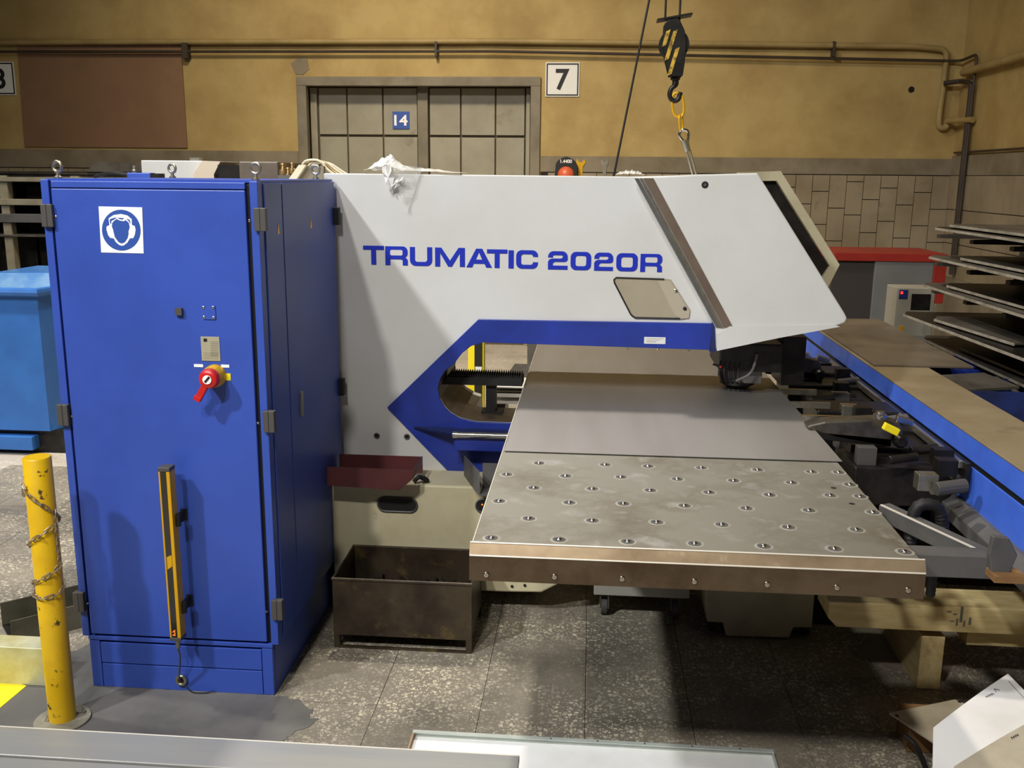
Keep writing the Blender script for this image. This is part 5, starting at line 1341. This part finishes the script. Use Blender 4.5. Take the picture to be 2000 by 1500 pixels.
# ------------------------------------------------------------------ left foreground scrap channels
c0 = U(90, 1340, 'z', 0); 
mb = MB(); yq_ = c0[1]
h_ = U(88, 1268, 'y', yq_)[2]
prof = [(yq_, 0), (yq_, h_), (yq_+.09, h_), (yq_+.09, h_-.004), (yq_+.004, h_-.004), (yq_+.004, 0)]
mb.prism(prof, 'x', -3.0, c0[0]); tag(put('steel_channel', mb, mat('pale_yellow_stained_sheet', 'cfcfae', 'b5ad76', 8, rough=.4, metal=.3), bevel=.002), 'pale folded steel channel with yellowish stains lying left of the bollard', 'channel')
a, b = U(30, 1262, 'z', 0), U(160, 1215, 'z', 0)
A_ = Vector((-2.15, 3.30, 0)); B_ = Vector((-1.80, 3.62, 0)); dd = (B_-A_).normalized(); nn = Vector((-dd.y, dd.x, 0))
lc = thing('steel_trough', 'long olive-grey steel trough on the floor behind the bollard', 'trough', A_)
for off in (0, .2):
    mb = MB(); mb.obox((A_+B_)/2+nn*off+Vector((0, 0, .05)), dd*.30, nn*.003, Vector((0, 0, .05))); put('trough_side', mb, mat('olive_steel', '5c5846', '44402f', 6, rough=.5), lc)
mb = MB(); mb.obox((A_+B_)/2+nn*.1+Vector((0, 0, .003)), dd*.30, nn*.1, Vector((0, 0, .003))); put('trough_bottom', mb, BLACKM, lc)
for k in range(6):
    p_ = (A_+B_)/2+nn*(.03+.025*k)+dd*(.12+.03*math.sin(k*2.2))
    mb = MB(); mb.obox(p_+Vector((0, 0, .03+.008*(k % 3))), Vector((.025, .01, .008)), Vector((-.008, .02, .004)), Vector((0, 0, .006)))
    tag(put('scrap_piece', mb, random.choice((BLACKM, RACKS, BLACKM))), ['nearest', 'second', 'third', 'fourth', 'fifth', 'farthest'][k]+' of the small dark metal offcuts lying in the olive trough', 'scrap', 'offcuts in the olive trough')

# ------------------------------------------------------------------ foreground sheets and tray
q = U(0, 1418, 'z', .12); q2 = U(1015, 1475, 'z', .12); q3 = U(1173, 1492, 'z', .10)
yA = 2.541; yB = U(165, 1485, 'z', .12)[1]
pA_ = thing('folded_panel', 'long brushed grey folded steel panel across the bottom left edge', 'panel', (-1.2, yA, 0))
mb = MB(); mb.box(-2.9, yB+.004, .10, q2[0], yA, .12); put('panel_top', mb, RAIL, pA_, bevel=.003)
mb = MB(); mb.box(-2.9, yB+.006, 0, q3[0], yA-.03, .10); put('panel_body', mb, RAIL, pA_, bevel=.003)
mb = MB(); mb.cyl((-2.9, yA, .119), (q2[0], yA, .119), .0022, 6); part(put('fold_highlight', mb, BRIGHT, pA_), 'painted highlight along the folded edge')  # pale strip paints the highlight along the fold
pB_ = thing('folded_panel', 'second grey steel panel in front of the first, lowest in the photo', 'panel', (-1.2, yB, 0))
mb = MB(); mb.box(-2.9, yB-.35, .105, q3[0], yB-.004, .118); put('panel_top', mb, RAIL, pB_, bevel=.003)
mb = MB(); mb.box(-2.9, yB-.35, 0, q3[0], yB-.01, .105); put('panel_body', mb, RAIL, pB_)
ty_ = thing('shallow_tray', 'shallow white sheet metal tray with galvanised rim on the floor, bottom centre', 'tray', (.03, 2.6, 0))
x0_, x1_ = U(805, 1430, 'z', .03)[0], U(1510, 1462, 'z', .03)[0]
yt_ = 2.792
mb = MB(); mb.box(x0_, 2.2, .002, x1_, yt_, .006); put('tray_floor', mb, TRAYW, ty_)
mb = MB(); mb.prism([(yt_-.006, .002), (yt_-.003, .002), (yt_, .024), (yt_, .027), (yt_-.016, .027), (yt_-.016, .024), (yt_-.003, .024)], 'x', x0_, x1_); put('tray_rim', mb, GALV, ty_)
mb = MB(); mb.box(x1_-.004, 2.2, .006, x1_, yt_-.006, .024); put('tray_rim', mb, GALV, ty_)
mb = MB(); mb.box(x0_, 2.2, .006, x0_+.005, yt_-.006, .024); part(put('tray_rim', mb, mat('rusty_rim', 'a08468', rough=.6), ty_), 'slightly rusty end rim')
for k in range(5):
    x_ = x0_+.45+.15*k; mb = MB(); mb.cyl((x_, yt_-.008, .0268), (x_, yt_-.008, .0276), .003, 8); put('rim_hole', mb, BLACK, ty_)

# plates, wood and papers bottom right
pa = [U(px, py, 'z', .001)[:2] for px, py in ((1668, 1275), (1716, 1243), (1868, 1303), (1820, 1335))]
mb = MB(); mb.prism(pa, 'z', 0, .004); tag(put('floor_plate', mb, mat('dull_beige_plate', '8c7f72', '7a6d60', 5, rough=.5)), 'thin plate lying on the floor under the timber trestle', 'plate')
zp = .11
pl_ = thing('punched_plate', 'pale steel plate with corner holes resting on a wood block, bottom right', 'plate', (*U(1830, 1420, 'z', zp)[:2], zp))
pa = [U(px, py, 'z', zp)[:2] for px, py in ((1737, 1392), (1865, 1366), (1990, 1420), (1990, 1560), (1905, 1505))]
mb = MB(); mb.prism(pa, 'z', zp-.005, zp); put('plate_sheet', mb, mat('pale_plate', 'b5ab96', 'a0957f', 6, rough=.5), pl_)
for px, py in ((1752, 1398), (1874, 1371)):
    q = U(px, py, 'z', zp); mb = MB(); mb.cyl((q[0], q[1], zp), (q[0], q[1], zp+.0012), .006, 10); put('plate_hole', mb, BLACK, pl_)
q = U(1790, 1470, 'z', 0)
mb = MB(); mb.box(q[0]-.03, q[1]-.0, 0, q[0]+.26, q[1]+.12, zp-.006); tag(put('wood_block', mb, WOODO, bevel=.003), 'raw wood block under the pale punched plate', 'block')
mb = MB(); mb.tube(smooth_path([(*U(1765, 1435, 'z', .09)[:2], .09), (*U(1790, 1460, 'z', .06)[:2], .07), (*U(1812, 1510, 'z', .05)[:2], .05)], 5, .05), .008, 8); tag(put('black_strap', mb, BLACK, smooth=True), 'black strap hanging below the punched plate', 'strap')
# papers on a stand close to the camera
zs_ = .45
def sheet_obj(pts, z, name, m, label, curl=0.0, th=.0012):
    A, B, C2, D = [Vector((*p, 0)) for p in pts]
    mb = MB(); n = 10; g = {}
    for i in range(n+1):
        for j in range(n+1):
            u_, v_ = i/n, j/n
            p_ = A*(1-u_)*(1-v_)+B*u_*(1-v_)+C2*u_*v_+D*(1-u_)*v_
            for s_ in (0, 1): g[i, j, s_] = mb.b.verts.new((p_.x, p_.y, z+s_*th+curl*(math.sin(PI*u_)*.5+.3*math.sin(5*v_+u_*3))))
    for i in range(n):
        for j in range(n):
            mb.b.faces.new([g[a_] for a_ in ((i, j, 1), (i+1, j, 1), (i+1, j+1, 1), (i, j+1, 1))]); mb.b.faces.new([g[a_] for a_ in ((i, j, 0), (i, j+1, 0), (i+1, j+1, 0), (i+1, j, 0))])
    for k in range(n):
        for a_, b_ in (((k, 0), (k+1, 0)), ((k, n), (k+1, n)), ((0, k), (0, k+1)), ((n, k), (n, k+1))):
            mb.b.faces.new((g[a_[0], a_[1], 0], g[b_[0], b_[1], 0], g[b_[0], b_[1], 1], g[a_[0], a_[1], 1]))
    return tag(put(name, mb, m, smooth=True), label, 'paper')
P_a = [U(px, py, 'z', zs_+.016)[:2] for px, py in ((1823, 1419), (1969, 1314), (2110, 1452), (1818, 1660))]
pap = sheet_obj(P_a, zs_+.012, 'paper_drawing', PAPER, 'white paper drawing with handwriting at bottom right corner', .006)
P_b = [U(px, py, 'z', zs_+.02)[:2] for px, py in ((1862, 1500), (2010, 1412), (2110, 1480), (1990, 1600))]
pb = sheet_obj(P_b, zs_+.022, 'paper_drawing', PAPERG, 'stained greyish paper lying over the white drawing', .004)
def scribble(px, py, n, s_, parent, z, ang=-.62):
    mb = MB(); q = Vector(U(px, py, 'z', z)); ux = Vector((math.cos(.62), math.sin(.62), 0)); uy = Vector((-ux.y, ux.x, 0))
    pts = [q+ux*(s_*k*.5)+uy*(s_*.35*(1 if k % 2 else -1)*(1+.5*math.sin(k*3))) for k in range(n)]
    mb.tube(pts, .0009, 4); put('handwriting', mb, INK, parent)
scribble(1925, 1362, 9, .009, pap, zs_+.0175); scribble(1942, 1349, 3, .016, pap, zs_+.0175); scribble(1975, 1442, 8, .009, pb, zs_+.027)
a_, b_ = U(1970, 1330, 'z', zs_+.0168), U(2005, 1368, 'z', zs_+.0168); mb = MB(); mb.tube([a_, b_], .0007, 4); put('drawn_line', mb, INKG, pap)
stx, sty = P_a[0][0], P_a[0][1]
st = thing('small_table', 'small stand under the papers in the bottom right corner', 'stand', (1.2, 2.2, 0))
mb = MB(); pts = [Vector((*p, 0)) for p in P_a]; ce = sum(pts, Vector())/4
mb.prism([tuple((ce+(p_-ce)*.96)[:2]) for p_ in pts], 'z', zs_-.02, zs_+.004); put('stand_top', mb, PAPERG, st)
for p_ in pts:
    w_ = ce+(p_-ce)*.6
    mb = MB(); mb.box(w_.x-.015, w_.y-.015, 0, w_.x+.015, w_.y+.015, zs_-.02); put('leg', mb, RACK, st)

# ------------------------------------------------------------------ right background
rm = thing('red_machine', 'grey machine cabinet with red trim standing in front of the tiled wall', 'machine', (2.1, 7.5, 0))
yr_ = 7.3
a, b = U(1630, 493, 'y', yr_), U(1822, 640, 'y', yr_)
xm = U(1702, 600, 'y', yr_)[0]; xr_ = U(1846, 540, 'y', yr_)[0]; xs_ = U(1822, 540, 'y', yr_)[0]
zt = a[2]
mb = MB(); mb.box(a[0], yr_+.02, 0, xm, yr_+.6, zt-.06); part(put('dark_side', mb, mat('machine_dark', '3a3532', rough=.5), rm), 'dark left bay')
mb = MB(); mb.box(xm, yr_, 0, xs_, yr_+.6, zt-.06); part(put('grey_door', mb, mat('machine_grey', '70706e', '686866', 3, rough=.45), rm, bevel=.004), 'grey door')
mb = MB(); mb.box(a[0], yr_-.01, zt-.06, xr_, yr_+.62, zt); part(put('red_top', mb, REDP, rm, bevel=.004), 'red top band')
mb = MB(); mb.box(xs_, yr_-.01, .9, xr_, yr_+.62, zt-.06); part(put('red_side', mb, REDP, rm, bevel=.004), 'red side band')
cb_ = thing('control_box', 'small off-white control box with red display on a stand, right background', 'control box', (1.9, 6, .9))
yc_ = 6.0
a, b = U(1752, 562, 'y', yc_), U(1818, 658, 'y', yc_)
mb = MB(); mb.box(a[0], yc_, b[2], b[0], yc_+.2, a[2]); put('box_shell', mb, mat('dim_box_paint', '9a9484', rough=.5), cb_, bevel=.004)
a2, b2 = U(1757, 566, 'y', yc_), U(1772, 584, 'y', yc_); mb = MB(); mb.box(a2[0], yc_-.004, b2[2], b2[0], yc_, a2[2]); ds = part(put('display', mb, DBLUE, cb_), 'blue display panel')
a2, b2 = U(1759, 569, 'y', yc_), U(1763, 574, 'y', yc_); mb = MB(); mb.box(a2[0], yc_-.0055, b2[2], b2[0], yc_-.0038, a2[2]); put('red_digit', mb, LEDR, ds)
a2, b2 = U(1781, 574, 'y', yc_), U(1815, 606, 'y', yc_); mb = MB(); mb.box(a2[0], yc_-.003, b2[2], b2[0], yc_, a2[2]); put('speaker_grille', mb, BLACKM, cb_)
a2, b2 = U(1756, 637, 'y', yc_), U(1763, 652, 'y', yc_); mb = MB(); mb.box(a2[0], yc_-.003, b2[2], b2[0], yc_, a2[2]); put('warning_label', mb, YELP, cb_)
mb = MB(); mb.box(a[0]+.06, yc_+.05, 0, a[0]+.12, yc_+.11, b[2]); put('stand_post', mb, RACK, cb_)
# rack along the right wall
rr_ = thing('sheet_rack', 'dark cantilever rack holding steel sheets along the right wall', 'rack', (2.6, 5.0, 0))
for y_ in (4.25, 4.8, 5.3, 5.8):
    mb = MB(); mb.prism([(2.33, 0), (2.41, 0), (2.56, 1.62), (2.5, 1.62)], 'y', y_-.03, y_+.03); put('rack_post', mb, RACK, rr_)
    for z_ in (.90, 1.05, 1.21, 1.37, 1.53):
        mb = MB(); mb.prism([(2.0, z_-.045), (2.75, z_-.015), (2.75, z_-.07), (2.0, z_-.065)], 'y', y_-.025, y_+.025); put('rack_arm', mb, RACK, rr_)
for y_ in (4.5, 5.05, 5.55):
    mb = MB(); mb.bar((2.40, y_-.2, .5), (2.52, y_+.2, 1.5), .04, .05); put('rack_brace', mb, RACK, rr_)
mb = MB(); mb.box(2.75, 4.0, .1, 2.79, 6.2, 1.5); put('rack_back', mb, BLACKM, rr_)
lv = [(1.53, ['wide dark', 'short pale'], 1.86), (1.37, ['narrow pale', 'broad dark'], 1.86), (1.21, ['long bright', 'grey'], 1.86), (1.05, ['long pale', 'dull grey'], 1.75), (.90, ['broken-edged', 'dark grey'], 1.9)]
names = ['top', 'second', 'third', 'fourth', 'lowest']
EDGE = mat('sheet_edge_glint', 'b0a898', '8c8474', 12, rough=.5, metal=.2)  # pale lip colour painting the glint along the rack sheets
for i, (z_, nm, xl) in enumerate(lv):
    for k in range(2):
        y0_ = 3.9+.1*random.random()+k*.5; y1_ = 5.5+.3*random.random()-k*.25
        x0_ = xl+k*.06; tilt = .012*(1 if k else -1)
        zz = z_+.004+.019*k
        t = thing('steel_sheet', f'{nm[k]} steel sheet on the {names[i]} arms of the right wall rack', 'sheet', (x0_, (y0_+y1_)/2, zz), 'sheets on the right wall rack')
        mb = MB(); mb.prism([(x0_+.10*(i == 3 and 1 or .4), y0_), (2.7, y0_), (2.7, y1_), (x0_+.05, y1_), (x0_, y1_-.12)], 'z', zz, zz+.006); put('sheet_plate', mb, RACKS if (i+k) % 3 else BLACKM, t)
        mb = MB(); mb.bar((x0_+.10*(i == 3 and 1 or .4)-.003, y0_, zz+.001), (x0_-.003, y1_-.12, zz+.001), .005, .012); put('glint_lip', mb, EDGE, t)
# blue box and scrap trays behind the beam
a, b = U(1760, 694, 'y', 5.0), U(1945, 760, 'y', 5.0)
bx = thing('blue_box', 'dark blue steel box with lighter lid behind the guide beam', 'box', ((a[0]+b[0])/2, 5.2, 0))
z1_ = U(1850, 715, 'y', 4.9)[2]
mb = MB(); mb.box(1.63, 4.9, .0, U(1943, 740, 'y', 4.9)[0], 5.18, z1_-.01); put('box_body', mb, BLUE, bx, bevel=.01)
mb = MB(); mb.box(1.625, 4.895, z1_-.01, U(1944, 740, 'y', 4.9)[0]+.004, 5.185, z1_+.005); put('box_lid', mb, BLUE, bx, bevel=.006)
y3 = 4.2; a = U(1890, 775, 'y', y3); 
sb = thing('scrap_crate', 'dark blue crate filled with scrap strips behind the guide beam', 'crate', (2.0, 4.3, 0))
zc_ = U(1930, 765, 'y', y3)[2]
mb = MB(); mb.open_box(1.62, y3, .3, 2.27, y3+.3, zc_, .01); put('crate_shell', mb, DBLUE, sb)
mb = MB(); mb.box(1.64, y3+.02, 0, 2.25, y3+.28, .3); put('crate_stand', mb, BLACKM, sb)
mb = MB(); mb.obox((1.72, y3+.14, zc_+.012), (.13, .05, 0), (-.04, .1, .01), (0, 0, .006)); tag(put('crumpled_sheet', mb, RACKS), 'bent grey offcut lying on the scrap crate edge', 'sheet')
for k in range(6):
    mb = MB(); x_ = 1.86+.08*k; mb.bar((x_, y3+.03, zc_-.01+.003*k), (x_+.1*math.sin(k*2), y3+.28, zc_+.01), .022, .006)
    tag(put('metal_strip', mb, [ZINC, BIN, RACKS][k % 3]), ['leftmost', 'second', 'third', 'fourth', 'fifth', 'rightmost'][k]+' of six thin metal strips lying across the scrap crate', 'strip', 'metal strips in the scrap crate')
